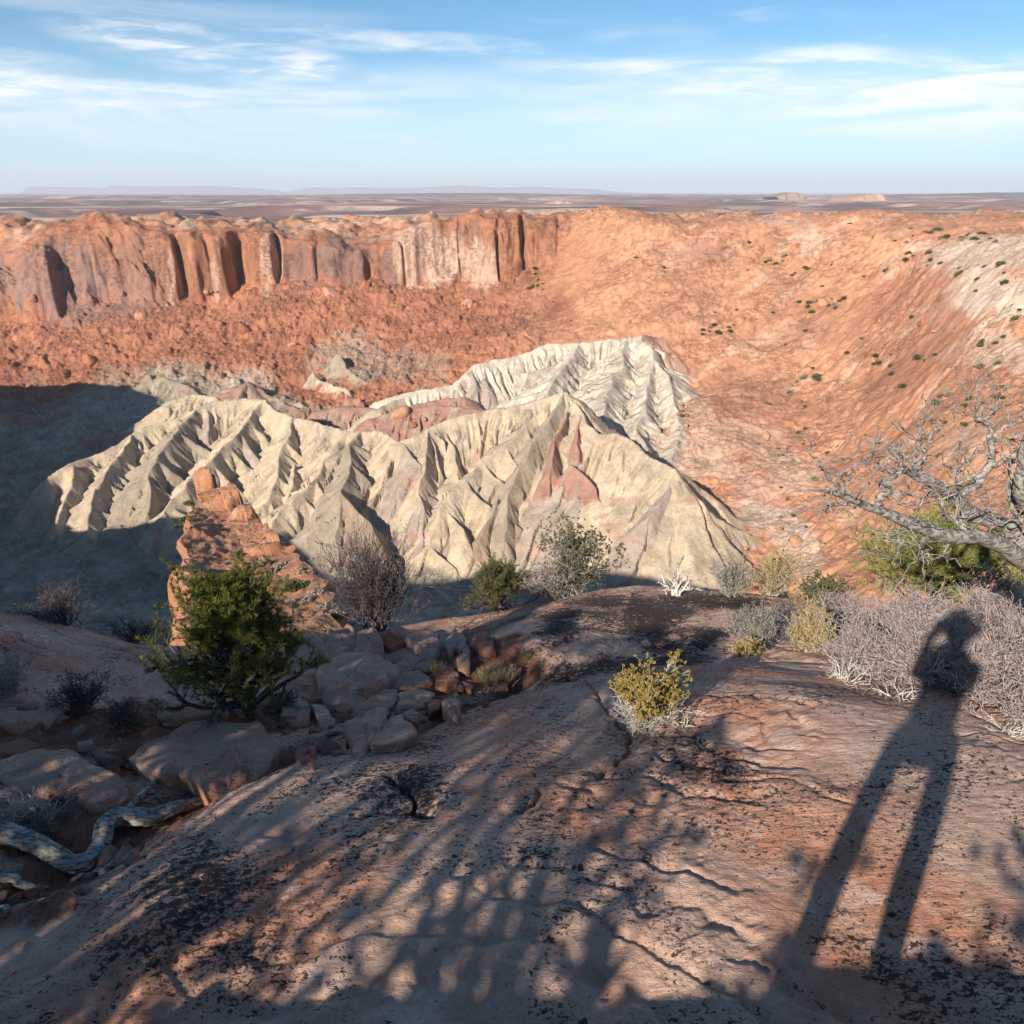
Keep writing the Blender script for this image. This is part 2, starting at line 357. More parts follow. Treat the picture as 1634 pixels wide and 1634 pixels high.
    # colour patches, each an ellipsoid at its own place
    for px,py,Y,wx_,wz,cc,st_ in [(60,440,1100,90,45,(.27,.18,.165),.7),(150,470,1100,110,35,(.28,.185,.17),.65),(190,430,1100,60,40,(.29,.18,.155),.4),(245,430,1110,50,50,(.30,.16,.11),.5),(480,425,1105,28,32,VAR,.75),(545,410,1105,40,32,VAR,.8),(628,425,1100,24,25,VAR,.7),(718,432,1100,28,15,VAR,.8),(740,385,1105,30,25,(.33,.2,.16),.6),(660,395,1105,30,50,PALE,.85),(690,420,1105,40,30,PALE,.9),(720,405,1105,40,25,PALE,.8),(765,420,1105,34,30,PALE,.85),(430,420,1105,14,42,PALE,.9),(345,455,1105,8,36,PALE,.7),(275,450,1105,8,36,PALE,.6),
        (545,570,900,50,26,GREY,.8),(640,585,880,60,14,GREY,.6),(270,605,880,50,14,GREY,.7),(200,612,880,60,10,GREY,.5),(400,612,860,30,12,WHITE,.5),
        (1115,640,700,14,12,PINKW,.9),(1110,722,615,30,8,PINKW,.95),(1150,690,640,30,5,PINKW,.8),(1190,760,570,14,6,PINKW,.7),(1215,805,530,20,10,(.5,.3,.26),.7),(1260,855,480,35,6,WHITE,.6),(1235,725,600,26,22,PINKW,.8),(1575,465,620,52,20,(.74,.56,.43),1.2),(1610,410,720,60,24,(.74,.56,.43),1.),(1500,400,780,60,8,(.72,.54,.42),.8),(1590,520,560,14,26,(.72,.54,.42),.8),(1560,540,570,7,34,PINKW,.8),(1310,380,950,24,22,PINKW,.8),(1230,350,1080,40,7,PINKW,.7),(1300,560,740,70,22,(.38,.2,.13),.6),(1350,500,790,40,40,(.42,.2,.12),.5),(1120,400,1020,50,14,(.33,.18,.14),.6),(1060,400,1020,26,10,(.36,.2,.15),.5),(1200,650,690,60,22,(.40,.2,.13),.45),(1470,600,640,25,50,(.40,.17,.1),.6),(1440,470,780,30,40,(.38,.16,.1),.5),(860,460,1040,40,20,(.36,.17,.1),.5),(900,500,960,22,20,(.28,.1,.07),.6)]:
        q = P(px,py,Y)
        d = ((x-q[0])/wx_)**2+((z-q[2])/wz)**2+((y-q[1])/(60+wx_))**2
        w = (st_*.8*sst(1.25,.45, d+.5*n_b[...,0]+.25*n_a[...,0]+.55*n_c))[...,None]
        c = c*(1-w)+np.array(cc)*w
    # ridge colours
    Cs = np.array([q[3] for q in segs]); cr = Cs[Ci]
    hue = fbm(xs/38,ys/38,3); band = n2(xs/60, B[...]/13+hue*1.2)
    stq = n2(S/4.2+Ci*5.1, D/60.); band = band+.35*stq; wL = sst(.36,.6,band)[:,None]*.45; cr = cr*(1-wL)+np.array(LIL)*wL
    wG = sst(.10,.5,fbm(xs/16+4,ys/16,5)+.5*stq)[:,None]*.6; cr = cr*(1-wG)+np.array(GREY)*wG*1.02
    wM = sst(.45,.7,n2(xs/48+8, B/9+hue)+.25*stq)[:,None]*.5; cr = cr*(1-wM)+np.array(MAR)*wM*1.2
    cc = np.zeros(x.shape+(3,)); cc[sel] = cr
    b3 = bl[...,None]; c = c*(1-b3)+cc*b3
    eb = (edge*(np.abs(az)>.5)+(rd<0))[...,None].clip(0,1); c = c*(1-eb)+np.array(ORA)*.8*eb
    scrub = (m*sst(50,200,Rr-R0-W)).clip(0,1)
    return z, np.clip(c,.02,.85), scrub, bl

def build_crater():
    def azl(n, lim): return np.linspace(-lim, lim, n)
    NC, NR = 1150, 900
    a_f = azl(NC, R(39.5)); a_l = -np.concatenate([np.geomspace(R(39.9), R(180), 140)])[::-1]; a_r = np.geomspace(R(39.9), R(180), 70)[:-1]
    az = np.concatenate([a_l, a_f, a_r]); nc = len(az)
    # adaptive rows: put them where the relief turns
    ca = az[::6] if False else np.concatenate([a_l[::6], a_f[::8], a_r[::6]])
    rs = np.geomspace(22, 2900, 2200)
    X = np.sin(ca)[None]*rs[:,None]; Y = np.cos(ca)[None]*rs[:,None]
    Z = terrain(X, Y, False)
    el = Z/rs[:,None]
    w = np.abs(np.diff(el, axis=0)) + .18*np.diff(np.log(rs))[:,None] + .0011*np.abs(np.diff(Z,axis=0))*0
    vis = np.maximum.accumulate(el, axis=0)[:-1] > el[1:]+.004
    hid = (el[1:] < -.60)&(np.abs(ca)[None] < .72)
    w = np.where(vis|hid, w*.06, w)
    w = w/w.sum(0)
    k = np.exp(-.5*(np.arange(-6,7)/2.5)**2); k /= k.sum()
    wp = np.pad(w, ((0,0),(6,6)), 'edge'); w = sum(k[i]*wp[:, i:i+w.shape[1]] for i in range(13))
    cum = np.vstack([np.zeros(w.shape[1]), np.cumsum(w, 0)]); cum /= cum[-1]
    t = np.linspace(0, 1, NR)
    Rg = np.stack([np.interp(t, cum[:,j], rs) for j in range(cum.shape[1])], 1)
    Rf = np.stack([np.interp(az, ca, Rg[i]) for i in range(NR)], 0)
    X = np.sin(az)[None]*Rf; Y = np.cos(az)[None]*Rf
    z, c, scrub, bl = terrain(X.ravel(), Y.ravel(), True)
    V = np.stack([X.ravel(), Y.ravel(), z], 1)
    T = NT('crater_rock'); base = T.attr('albedo')
    n1 = T.noise(.11, 6, .6); n2_ = T.noise(.5, 8, .72); n3_ = T.noise(2.6, 4, .7)
    v = T.math('MULTIPLY_ADD', T.math('SUBTRACT', n1, .5), 1.0, 1.)
    v = T.math('MULTIPLY', v, T.math('MULTIPLY_ADD', T.math('SUBTRACT', n2_, .5), .9, 1.))
    col = T.mix(1., base, T.mix(1., (1,1,1), v, 'MULTIPLY'), 'MULTIPLY')
    # streaks of run-off varnish hanging down steep faces
    sep = T.n.new('ShaderNodeSeparateXYZ'); T.l.new(T.geo.outputs['Normal'], sep.inputs[0])
    steep = T.rng(sep.outputs[2], .62, .3)
    stv = T.noise(.13, 5, .65, T.mapv((1,1,.2))); stk = T.math('MULTIPLY', steep, T.rng(stv, .50, .70, 0, .5))
    col = T.mix(T.math('MULTIPLY', stk, T.rng(T.attr('bl','Fac'),.3,.7,1,0)), col, (.16,.085,.07))
    # dark scrub specks on the plateau
    sp = T.math('MULTIPLY', T.rng(T.vor(.22), .28, .16), T.rng(T.noise(.012,3), .42, .6))
    sp = T.math('MULTIPLY', sp, T.attr('scrub','Fac'))
    col = T.mix(T.math('MULTIPLY', sp, .85), col, (.07,.075,.04))
    hb = T.math('ADD', T.math('MULTIPLY', n2_, 1.), T.math('MULTIPLY', n3_, .3))
    cn = T.noise(.07, 7, .72, T.mapv((1.,2.2,2.2),(0,0,.6)), dist=.6); ck = T.rng(T.math('ABSOLUTE', T.math('SUBTRACT', cn, .5)), .0, .012, 1, 0); ck = T.math('MULTIPLY', ck, T.math('MULTIPLY', T.rng(T.attr('bl','Fac'),.2,.6,1,0), T.rng(T.noise(.02,3),.45,.55)))
    col = T.mix(T.math('MULTIPLY', ck, .6), col, (.17,.075,.05)); hb = T.math('SUBTRACT', hb, T.math('MULTIPLY', ck, .6))
    nb = T.bump(hb, 1.7, .85)
    m = T.fin(col, nb)
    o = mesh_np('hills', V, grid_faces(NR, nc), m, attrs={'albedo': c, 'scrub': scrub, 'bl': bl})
    tag(o, kind='structure')
    return o
build_crater()

# ---------- far plain ----------
def plain():
    az = np.linspace(R(-60), R(60), 900); rs = np.geomspace(2000, 90000, 420)
    X = np.sin(az)[None]*rs[:,None]; Y = np.cos(az)[None]*rs[:,None]; r = np.hypot(X,Y)
    z = -104+0*X
    n = fbm(X/2600, Y/4200, 4)
    z = z+70*sst(.15,.32,n)*sst(2500,5000,r)*.35+r*.0004
    z = z-120*sst(.28,.5,fbm(X/1500+4,Y/3000,3))*sst(-.2,-.45,np.arctan2(X,Y))*sst(2600,3200,r)*sst(9000,5000,r)
    z = z+30*sst(.1,.2,fbm(X/9000+3,Y/12000,3))*sst(9000,14000,r)
    T = NT('scrub_plain')
    a = T.noise(.0009, 6, .6, T.mapv((1,.45,1))); b = T.noise(.006, 5, .7, T.mapv((1,.5,1)))
    c = T.mix(T.rng(a,.4,.62), (.15,.085,.085), (.36,.19,.15))
    w = T.noise(.0011, 7, .68, T.mapv((.6,1.6,1))); c = T.mix(T.rng(w,.50,.57), c, (.62,.44,.34))
    c = T.mix(T.math('MULTIPLY', T.rng(b,.45,.62), .5), c, (.10,.09,.07))
    m = T.fin(c)
    o = mesh_np('plain', np.stack([X.ravel(),Y.ravel(),z.ravel()],1), grid_faces(420,900), m); tag(o, kind='structure')
plain()
def butte(pts, Y, thick, colr, name, label, cat, kind=None):
    """a mesa: skyline points (bearing, elevation), a flared talus skirt all round"""
    W = PA([(a,b,Y) for a,b in pts]); xs = np.linspace(W[0,0], W[-1,0], 90); top = np.interp(xs, W[:,0], W[:,2])
    zb = -104+Y*.0004-10; vs = []
    prof = np.linspace(-1,1,25)
    for t in prof:
        h = 1-np.abs(t)**2.5
        w = 1-.06*t*t
        yy = Y+t*thick+thick*.12*fbm(xs/thick*3, xs*0+t, 3)
        zz = zb+(top-zb)*np.clip(h*1.7,0,1)+.03*(top-zb)*fbm(xs/thick*5, yy/thick*5, 3)*h
        vs.append(np.stack([xs*w+(1-w)*xs.mean(), yy, zz],1))
    T = NT(name+'_rock'); n = T.noise(8/thick,5,.6,T.mapv((1,1,6))); c = T.mix(T.rng(n,.35,.65), colr, tuple(q*.6 for q in colr))
    o = mesh_np(name, np.concatenate(vs), grid_faces(25,90), T.fin(c))
    if kind: tag(o, kind=kind)
    else: tag(o, label, cat)
butte([(1335,321),(1342,316),(1355,313),(1368,311),(1380,309),(1392,310),(1396,318),(1400,321)], 9000, 400, (.55,.34,.25), 'butte', 'pale pink sandstone butte with a blunt right end on the distant plain', 'butte')
butte([(1228,314),(1240,310),(1258,307),(1270,309),(1276,314)], 11000, 400, (.42,.28,.22), 'butte', 'low grey topped butte left of the pale pink one on the distant plain', 'butte')
butte([(866,326),(880,321),(892,318),(905,321),(918,326)], 6500, 250, (.5,.33,.25), 'butte', 'small pale knoll on the plain just above the big domed rim rock', 'butte')
butte([(1395,318),(1420,311),(1500,310),(1560,309),(1640,307),(1760,309),(1900,315)], 16000, 1500, (.17,.12,.10), 'butte', 'long dark scrub covered mesa along the right part of the horizon', 'mesa')
butte([(420,318),(480,312),(560,310),(700,308),(800,308),(900,310),(1000,313),(1120,316)], 18000, 1500, (.26,.14,.11), 'butte', 'long reddish mesa along the middle of the horizon', 'mesa')
butte([(40,311),(64,308),(66,298),(84,298),(100,299),(130,300),(160,304),(190,303),(205,296),(240,298),(300,297),(340,297),(400,302),(440,306),(480,306),(510,299),(540,301),(580,299),(650,301),(700,299),(740,296),(800,300),(860,298),(900,301),(950,302),(980,306),(1100,311)], 62000, 5000, (.25,.22,.22), 'distant_mountains', '', '', 'structure')
# =====================================================================================
# THE VIEWPOINT: slickrock, gully, blocks
# =====================================================================================
G_px = [(0,1700,1.68),(400,1700,1.64),(817,1700,1.63),(1234,1700,1.63),(1700,1700,1.64),(0,1600,1.9),(400,1600,1.86),(817,1600,1.84),(1234,1600,1.84),(1634,1600,1.85),
 (0,1500,2.2),(300,1480,2.16),(600,1450,2.22),(900,1450,2.23),(1200,1450,2.23),(1634,1450,2.24),
 (260,1370,2.62),(420,1340,2.7),(600,1300,2.82),(900,1300,2.77),(1200,1300,2.76),(1634,1300,2.78),(1800,1400,2.4),
 (450,1235,3.35),(600,1205,3.35),(800,1180,3.5),(1000,1170,3.52),(1200,1180,3.42),(1400,1180,3.40),(1600,1200,3.3),(1850,1200,3.4),
 (800,1120,4.3),(950,1100,4.3),(1100,1090,4.35),(1200,1080,4.5),(1400,1080,4.45),(1634,1120,4.1),
 (850,1030,6.3),(1000,1020,6.6),(1150,1030,6.2),(1300,1030,6.0),(1500,1040,5.7),(1750,1050,5.8),
 (780,978,8.9),(900,962,9.3),(1000,957,9.5),(1150,962,9.3),(1300,972,8.7),(1450,990,7.7),(1634,1015,7.0),(1800,1020,7.2),
 (0,1430,2.56),(120,1390,2.8),(230,1305,3.2),(380,1250,3.65),(480,1200,4.1),(600,1175,4.4),(740,1135,5.1),(830,1085,5.9),
 (0,1300,3.3),(100,1230,3.8),(0,1150,4.4),(150,1150,4.6),(300,1180,4.3),(430,1150,4.8),(550,1120,5.4),(650,1080,6.3),(700,1030,7.7),
 (0,1050,5.6),(150,1060,5.8),(300,1090,5.7),(450,1060,6.6),(560,1040,7.4),(0,985,7.6),(120,1000,7.6),(240,1028,7.3),(350,1025,7.9),(500,1014,8.5),(600,1012,8.7),(665,1003,9.1)]
G_w = [(0,.6,-2.52),(3,0,-2.5),(-3,0,-2.5),(0,-2,-2.2),(8,-3,-1.9),(-8,-3,-1.9),(0,-12,-1.3),(14,-10,-1.6),(-14,-10,-1.6),(-7,2,-2.4),(-12,6,-6),(8,2,-2.2),(11,6,-4.5)]
for x in (-14,-10,-7,-4,-1,2,5,8,12):
    ye = np.interp(x,(-10,-4,-1,2,5,10),(11.2,12,13,13.5,13,11.5)); G_w += [(x,ye,-13.5),(x,ye+4,-27),(x,ye+10,-50)]
TG = TPS([P(*q) for q in G_px]+G_w, 6e-4, 3.)
def gpt(px, py, lift=0.):
    a, s = ray(px, py); Y = np.linspace(.8, 13, 1600); g = TG(a*Y, Y)+lift
    i = np.argmax(s*Y < g); i = i if (s*Y < g).any() else int(np.argmin(np.where(Y>2,s*Y-g,9)))
    return np.array([a*Y[i], Y[i], g[i]])
gully = np.array([gpt(*q)[:2] for q in [(-60,1460),(0,1430),(120,1385),(230,1310),(330,1265),(420,1232),(500,1195),(620,1175),(740,1130),(800,1095),(830,1075)]])
crk = [[(1008,1165),(1000,1195),(985,1215),(960,1232),(952,1240)],[(620,1232),(640,1250),(660,1270),(662,1290),(690,1305)],[(820,1300),(850,1285),(862,1262)],[(1540,1130),(1590,1150),(1634,1175),(1700,1200)],[(880,1070),(930,1090),(960,1115),(1008,1165)],[(560,1300),(600,1292),(680,1290)],[(1000,1010),(1060,1020),(1130,1035)]]
crkw = [np.array([gpt(*q)[:2] for q in c]) for c in crk]
def pd(x, y, pl):
    b = np.full(x.shape, 1e9)
    for a, c in zip(pl[:-1], pl[1:]):
        d = c-a; t = np.clip(((x-a[0])*d[0]+(y-a[1])*d[1])/(d@d), 0, 1); b = np.minimum(b, np.hypot(x-a[0]-t*d[0], y-a[1]-t*d[1]))
    return b
soil_c = [(gpt(*q)[:2], w) for q, w in [((60,1190),.7),((200,1160),.7),((60,1320),.45),((220,1200),.4),((480,1130),.5),((560,1190),.35),((640,1080),.8),((720,1090),.6),((770,1050),.5),((400,1140),.5),((10,1420),.35),((120,1420),.25)]]
def soil_mask(x, y):
    n = .16*fbm(x/.5, y/.5, 4)
    m = sst(.34, .12, pd(x,y,gully)+n)
    for c, w in soil_c: m = np.maximum(m, sst(w, w*.6, np.hypot(x-c[0], y-c[1])+n*1.5))
    return m
def ground(x, y, full=True):
    x = np.asarray(x, float); y = np.asarray(y, float)
    z = TG(x, y); r = np.hypot(x, y)
    sm = soil_mask(x, y)
    z = z-.09*sst(.35,.05,pd(x,y,gully))
    # the ledge on which the photographer stands
    ed_ = .24+.09*sst(-.14,-.02,x)*sst(1.6,1.2,x)+.03*fbm(x/.3,x*0+2.,3); lm = sst(.05,-.05,y-ed_)*sst(3.2,2.2,np.abs(x))*sst(-4,-2.5,y)
    z = z*(1-lm)+(-1.635)*lm
    wob = .06*fbm(x/1.6, y/1.6, 3)*sst(.5,2.5,r)
    # low worn ledges of the cross-bedding
    q = (x*.55+y*.83)/.33+1.1*fbm(x/1.1, y/.8, 4); led = np.abs((q%1)-.5)
    lg = sst(.05,.5,fbm(x/1.4+3,y/1.4,3)+.15)
    d = wob+lg*.02*(sst(0,.22,led)-.5)+.008*fbm(x/.3,y/.2,4)*(.5+lg)+.004*fbm(x/.07,y/.05,3)+.012*lg*fbm((x*.85+y*.5)/.5,(-x*.5+y*.85)/.08,4)
    ds = .03*fbm(x/.18,y/.18,4)+.03*np.maximum(0,n2(x/.06,y/.06)-.2)
    z = z+d*(1-sm)+ds*sm
    for c in crkw:
        dd = pd(x+.02*n2(x/.08,y/.08), y+.02*n2(x/.08+5,y/.08), c); z = z-.035*sst(.02,.004,dd)-.012*sst(.09,.0,dd)
    return (z, sm) if full else z
def gz(x, y): return float(ground(np.array([x]), np.array([y]), False)[0])

ROCK = (.65,.435,.335)
def rock_mat(name, lich=1., tone=ROCK, soil=False, scale=1.):
    T = NT(name); v0 = T.pos
    big = T.noise(1.1*scale, 6, .6); med = T.noise(6*scale, 6, .65); fin = T.noise(70*scale, 6, .75)
    red = tuple(np.array(tone)*(.92,.66,.55)); pal = tuple(np.array(tone)*(1.18,1.27,1.36))
    c = T.mix(T.rng(big,.42,.66), tone, red)
    c = T.mix(T.math('MULTIPLY', T.rng(T.noise(2.3*scale,7,.7,dist=.6),.54,.66), .75), c, pal)
    c = T.mix(T.math('MULTIPLY', T.rng(T.noise(1.7*scale,5,.6,T.mapv((1,1,1),(0,0,1),None),dist=1.),.66,.72), .8), c, (.52,.22,.11))
    c = T.mix(1., c, T.mix(1.,(1,1,1),T.math('MULTIPLY_ADD', T.math('SUBTRACT', T.math('ADD',T.math('MULTIPLY',med,.6),T.math('MULTIPLY',fin,.4)),.5), 1.5, 1.),'MULTIPLY'),'MULTIPLY')
    # black crusts of lichen: clustered small blots, stretched along the bedding
    w = T.mapv((1,1.5,1), (0,0,-.5)); 
    blot = T.noise(27*scale, 6, .68, w, dist=.4); clus = T.noise(1.5*scale, 4, .65)
    zone = T.attr('lichen','Fac') if soil else 1.
    thr = T.math('MULTIPLY_ADD', T.math('MULTIPLY', T.rng(clus,.32,.62), zone), -.22*lich, .645)
    lm = T.rng(T.math('SUBTRACT', blot, thr), 0., .045)
    blot2 = T.noise(62*scale, 3, .6, w); lm2 = T.rng(T.math('SUBTRACT', blot2, T.math('ADD', thr, .03)), 0., .03)
    lm = T.math('MAXIMUM', lm, T.math('MULTIPLY', lm2, .8))
    c = T.mix(T.math('MULTIPLY', lm, .93), c, (.028,.028,.03))
    wl = T.math('MULTIPLY', T.rng(T.vor(9*scale, feat='SMOOTH_F1'), .23,.12), T.rng(T.noise(2.1*scale,3),.56,.66)); c = T.mix(T.math('MULTIPLY', wl, .5), c, (.55,.53,.50))
    h = T.math('ADD', T.math('MULTIPLY', med, .5), T.math('MULTIPLY', fin, .5))
    st = T.noise(9*scale, 7, .72, T.mapv((.7,3.6,2.), (0,0,-.55))); h = T.math('ADD', h, T.math('MULTIPLY', st, .9))
    if soil:
        s = T.attr('soil','Fac'); c = T.mix(s, c, T.mix(T.rng(fin,.4,.7), (.24,.105,.065), (.36,.19,.13)))
    nb = T.bump(h, .034, .95)
    return T.fin(c, nb)
def build_ground():
    a_f = np.linspace(R(-43), R(43), 1250); a_l = -np.geomspace(R(43.4), R(180), 60)[::-1]; a_r = np.geomspace(R(43.4), R(180), 60)[:-1]
    az = np.concatenate([a_l, a_f, a_r]); rs = np.concatenate([np.geomspace(.05,.95,90)[:-1], np.geomspace(.95, 13.5, 880), np.geomspace(13.6, 27, 60)])
    X = (np.sin(az)[None]*rs[:,None]).ravel(); Y = (np.cos(az)[None]*rs[:,None]).ravel()
    z, sm = ground(X, Y)
    # lichen favours the upper left of the dome and patches low on the right
    li = np.full(X.shape, .55)
    for q, w, v in [((450,1330),.75,1.),((620,1260),.6,1.),((700,1180),.5,.9),((300,1420),.5,.9),((150,1600),.5,1.),((420,1560),.3,.8),((1380,1580),.45,.95),((1580,1440),.3,.8),((1000,1010),2.6,1.25),((1150,980),1.6,1.2),((860,1400),.3,.7),((1130,1200),.5,.9),((1300,1360),.25,.5)]:
        g = gpt(*q); li = np.maximum(li, v*sst(w, w*.3, np.hypot(X-g[0], Y-g[1])))
    for q, w in [((720,1530),.35),((980,1560),.22),((1160,1430),.25),((1270,1180),.4)]:
        g = gpt(*q); li = li*(1-.9*sst(w*1.3, w*.5, np.hypot(X-g[0], Y-g[1])))
    o = mesh_np('ground', np.stack([X,Y,z],1), grid_faces(len(rs), len(az)), rock_mat('slickrock', 1., soil=True), attrs={'soil': sm, 'lichen': li})
    tag(o, kind='structure')
build_ground()

def resample(poly, n):
    p = np.asarray(poly, float); p = np.vstack([p, p[:1]]); d = np.concatenate([[0], np.cumsum(np.linalg.norm(np.diff(p,axis=0),axis=1))])
    t = np.linspace(0, d[-1], n, endpoint=False); q = np.stack([np.interp(t, d, p[:,i]) for i in range(p.shape[1])], 1)
    return q
def slab(poly, thick, mat, name, label, cat, group=None, seed=0, nseg=72, rings=18, dome=.02, parent=None, px=True):
    """a block of rock with the traced outline as its top, sides going down into the ground"""
    pts = np.array([gpt(a,b,thick*.5) for a,b in poly]) if px else np.asarray(poly, float)
    o3 = resample(pts, nseg); o3[:,:2] = (o3[:,:2]+np.roll(o3[:,:2],1,0)*.4+np.roll(o3[:,:2],-1,0)*.4)/1.8; thick = thick*.62; o3[:,:2] = o3[:,:2].mean(0)+(o3[:,:2]-o3[:,:2].mean(0))*1.06
    c = o3.mean(0); A = np.c_[o3[:,:2]-c[:2], np.ones(nseg)]; co_ = np.linalg.lstsq(A, o3[:,2], rcond=None)[0]
    size = np.sqrt(np.ptp(o3[:,0])*np.ptp(o3[:,1])); V = []; 
    ts = np.concatenate([np.linspace(.02,.86,rings-6), [.92,.965,.99,1.0,1.015,1.02]])
    for t in ts:
        xy = c[:2]+(o3[:,:2]-c[:2])*t; zt = (xy-c[:2])@co_[:2]+co_[2]
        V.append(np.c_[xy, zt+dome*size*(1-t*t)*.6-thick*.35*np.clip((t-.86)/.16,0,1)**2])
    k = len(V)
    for f in (.25,.5,.75,1.): 
        xy = c[:2]+(o3[:,:2]-c[:2])*(1.02-.03*f); zt = (xy-c[:2])@co_[:2]+co_[2]-thick*.35
        V.append(np.c_[xy, zt-thick*1.5*f])
    V = np.concatenate(V); n = len(ts)+4
    m = V-c; V = V+np.c_[fb3(m/size*3.+seed*7.7,3), fb3(m/size*3.+seed*7.7+50,3), fb3(m/size*4+seed*7.7+90,4)]*size*.016
    V[:,2] += size*.02*np.sign(fb3(m/size*2.2+seed,2))*np.minimum(1,np.abs(fb3(m/size*2.2+seed,2))*8)
    V[:,2] += .012*size*fb3(m/size*14+seed, 3)
    F_ = grid_faces(n, nseg, True)
    V = np.vstack([V, V[:nseg].mean(0)]); j = np.arange(nseg); cap = np.c_[np.full(nseg,len(V)-1), j, (j+1)%nseg][:, [0,1,2]]
    off = np.array([c[0], c[1], c[2]-thick]); 
    o = mesh_np(name, V-off, [F_, cap], mat, parent=parent); o.location = off
    if parent is None: tag(o, label, cat, group)
    return o
M_blk = rock_mat('block_rock', .28, (.54,.355,.27)); M_red = rock_mat('red_block_rock', .2, (.42,.21,.15)); M_pale = rock_mat('pale_block_rock', .2, (.58,.42,.33))
def z3(l): return [(450+a/4.085, 980+b/4.083) for a,b in l]
def z6(l): return [(a/2.918, 960+b/2.918) for a,b in l]
